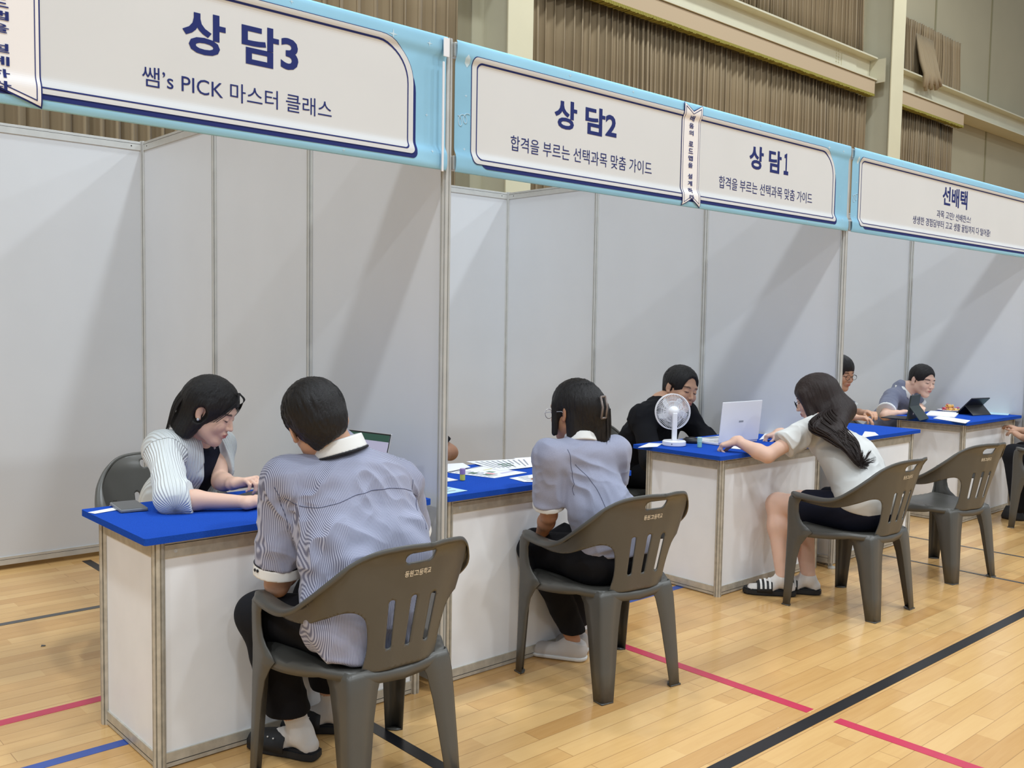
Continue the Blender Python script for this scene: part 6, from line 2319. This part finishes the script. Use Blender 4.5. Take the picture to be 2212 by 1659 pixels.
tablet('tablet in a dark green folding case in front of the smiling boy', 4.79, 0.40, PI + 0.15, 'green_case', 0.235, 0.185, 0.12, True, True)
tablet('black tablet leaning back on its folded case beside the plate of sweets', 5.64, 0.36, PI - 0.25, 'black_plastic', 0.22, 0.20, 0.80, False)
p = at(2052, 889, 'z', ZT)
t = thing('snack_plate', 'pale plate on the right desk under the wrapped sweets', 'plate', (p[0] - 0.02, p[1] - 0.02, ZT + 0.001))
b = bmesh.new(); lathe(b, [(0, 0.003), (0.06, 0.003), (0.095, 0.014), (0.110, 0.018), (0.110, 0.015), (0.093, 0.009), (0.06, 0), (0, 0)], 36)
obj('dish', b, M['cream2'], t, True)
rnd = random.Random(5)
cols = [((226, 170, 90), 'orange'), ((128, 72, 160), 'purple'), ((224, 110, 120), 'pink red'), ((240, 200, 190), 'pale pink'), ((110, 60, 150), 'violet'), ((230, 190, 120), 'yellow')]
cm = [mat(n.replace(' ', '_') + '_wrapper', srgb(*c), 0.35, vary=0.3, vscale=120) for c, n in cols]
spots = [(-0.065, -0.02, 0), (-0.05, 0.03, 2), (-0.03, -0.045, 5), (-0.015, 0.0, 1), (0.0, 0.045, 4), (0.01, -0.03, 1), (0.035, 0.01, 3), (0.05, -0.03, 2), (0.07, 0.02, 3), (0.04, 0.05, 2), (-0.04, 0.0, 0), (0.02, 0.02, 5)]
for i, (sx, sy, ci) in enumerate(spots):
    z = ZT + 0.013 + (0.020 if i > 8 else 0) + 0.004 * (i % 2)
    tt = thing('wrapped_sweet', 'sweet in a crinkled colourful wrapper in the pile on the plate', 'sweet', (p[0] - 0.02 + sx, p[1] - 0.02 + sy, z), rnd.uniform(0, 3), 'wrapped sweets on the plate')
    b = bmesh.new()
    lathe(b, [(0.010, -0.030), (0.012, -0.026), (0.003, -0.017), (0.011, -0.010), (0.013, 0.0), (0.011, 0.010), (0.003, 0.017), (0.012, 0.026), (0.010, 0.030)], 9, (0, 0, 0.012), Matrix.Rotation(PI / 2, 4, 'Y') @ Matrix.Rotation(rnd.uniform(0, 1), 4, 'Z'))
    for v in b.verts: v.co += Vector((rnd.uniform(-1, 1), rnd.uniform(-1, 1), rnd.uniform(-1, 1))) * 0.002
    obj('wrapper', b, cm[ci], tt)
sheet_paper('thick white stack of sheets in front of the plate on the right desk', [(1999, 898), (2010, 889), (2072, 893), (2062, 903)], 'paper', t=0.008)
sheet_paper('white sheets at the front corner of the right desk', [(2016, 904), (2030, 899), (2096, 909), (2085, 915)], 'paper', t=0.003)
sheet_paper('pale cyan leaflet at the far end of the right desk, behind the black tablet', [(2110, 894), (2122, 888), (2182, 892), (2178, 897)], 'paper_blue', t=0.002)

# cushion-free sliver of a visitor cut off by the right edge
t = person('person in black clothes cut off by the right edge of the photo')
hips = V3(5.55, -0.52, 0.52); nb = V3(5.60, -0.44, 0.98)
S = Solid()
h = Head(nb + V3(0, 0.05, 0.15), (0, 1, -0.2), (0, 0.1, 1), 1.0)
add_head(S, h)
S.cone(h.w(0, -0.025, -0.05), nb, 0.05, 0.055, 0.03)
S.slab(nb + V3(0, 0, -0.09), hips, 0.09, 0.10, (1, 0, 0), 1.3, 1.4, 0.05)
shN, shF = nb + V3(-0.18, 0, -0.06), nb + V3(0.18, 0, -0.06)
elN, elF = V3(5.42, -0.32, 0.64), V3(5.80, -0.25, 0.68)
arm(S, shN, elN, V3(5.58, -0.12, 0.62)); arm(S, shF, elF, V3(5.72, -0.05, 0.66))
hand(S, V3(5.58, -0.12, 0.62), (0.2, 1, 0.5), (0, -0.3, 1), 1); hand(S, V3(5.72, -0.05, 0.66), (-0.2, 1, 0.4), (0, -0.3, 1), -1)
for s in (-1, 1): leg_sk(S, hips + V3(s * 0.09, 0, 0), hips + V3(s * 0.10, 0.42, -0.02), V3(hips[0] + s * 0.1, hips[1] + 0.36, 0.09))
mesh_solid('body', S, LOW, M['skin'], t, color=skin_color(h, SKIN['mid']))
S = Solid()
S.cone(shN, shF, 0.060, 0.060, 0.06)
S.slab(nb + V3(0, 0, -0.09), hips + V3(0, 0, 0.02), 0.10, 0.125, (1, 0, 0), 1.5, 1.4, 0.05)
for a_, b_ in ((shN, elN), (shF, elF)):
    S.cone(a_, b_, 0.062, 0.055, 0.03)
mesh_solid('shirt', S, LOW, M['black_cloth'], t)
S = Solid()
S.slab(hips, hips + V3(0, 0.05, -0.01), 0.11, 0.11, (1, 0, 0), 1.55, 1.6, 0.04)
for s in (-1, 1):
    S.cone(hips + V3(s * 0.09, 0, 0), hips + V3(s * 0.10, 0.42, -0.02), 0.095, 0.075, 0.04)
    S.cone(hips + V3(s * 0.10, 0.42, -0.02), V3(hips[0] + s * 0.1, hips[1] + 0.36, 0.11), 0.073, 0.058, 0.03)
mesh_solid('trousers', S, 0.008, M['black_cloth'], t)
mesh_solid('hair', short_hair(h, 0.012, low=-0.05), 0.005, M['hair'], t)
for s in (-1, 1):
    b = bmesh.new()
    lathe(b, [(0, 0), (0.045, 0.0), (0.048, 0.02), (0.04, 0.06), (0.03, 0.10), (0, 0.10)], 16, (hips[0] + s * 0.10, hips[1] + 0.40, 0), Matrix.Diagonal((1, 1.8, 1, 1)))
    obj('shoe', b, M['rubber'], t, True)
rebase(t, (5.4, -0.5, 0))

t = thing('paper_scrap', 'tiny dark scrap lying on the bare floor at the left', 'scrap', tuple(at(93, 1396, 'z', 0.0)))
b = bmesh.new(); b.faces.new([b.verts.new(q) for q in ((-0.010, -0.003, 0.002), (0.008, -0.006, 0.003), (0.012, 0.004, 0.002), (-0.004, 0.007, 0.006))])
obj('scrap', solidify(b, 0.001), M['grey_tape'], t)

for o in list(bpy.data.objects):
    if o.name.startswith('booth_banner') and o.parent is None:
        xs = [(c.matrix_world @ Vector(b_)).x for c in o.children if c.name.startswith('cloth') for b_ in c.bound_box]
        rebase(o, (min(xs), 0, 2.0))
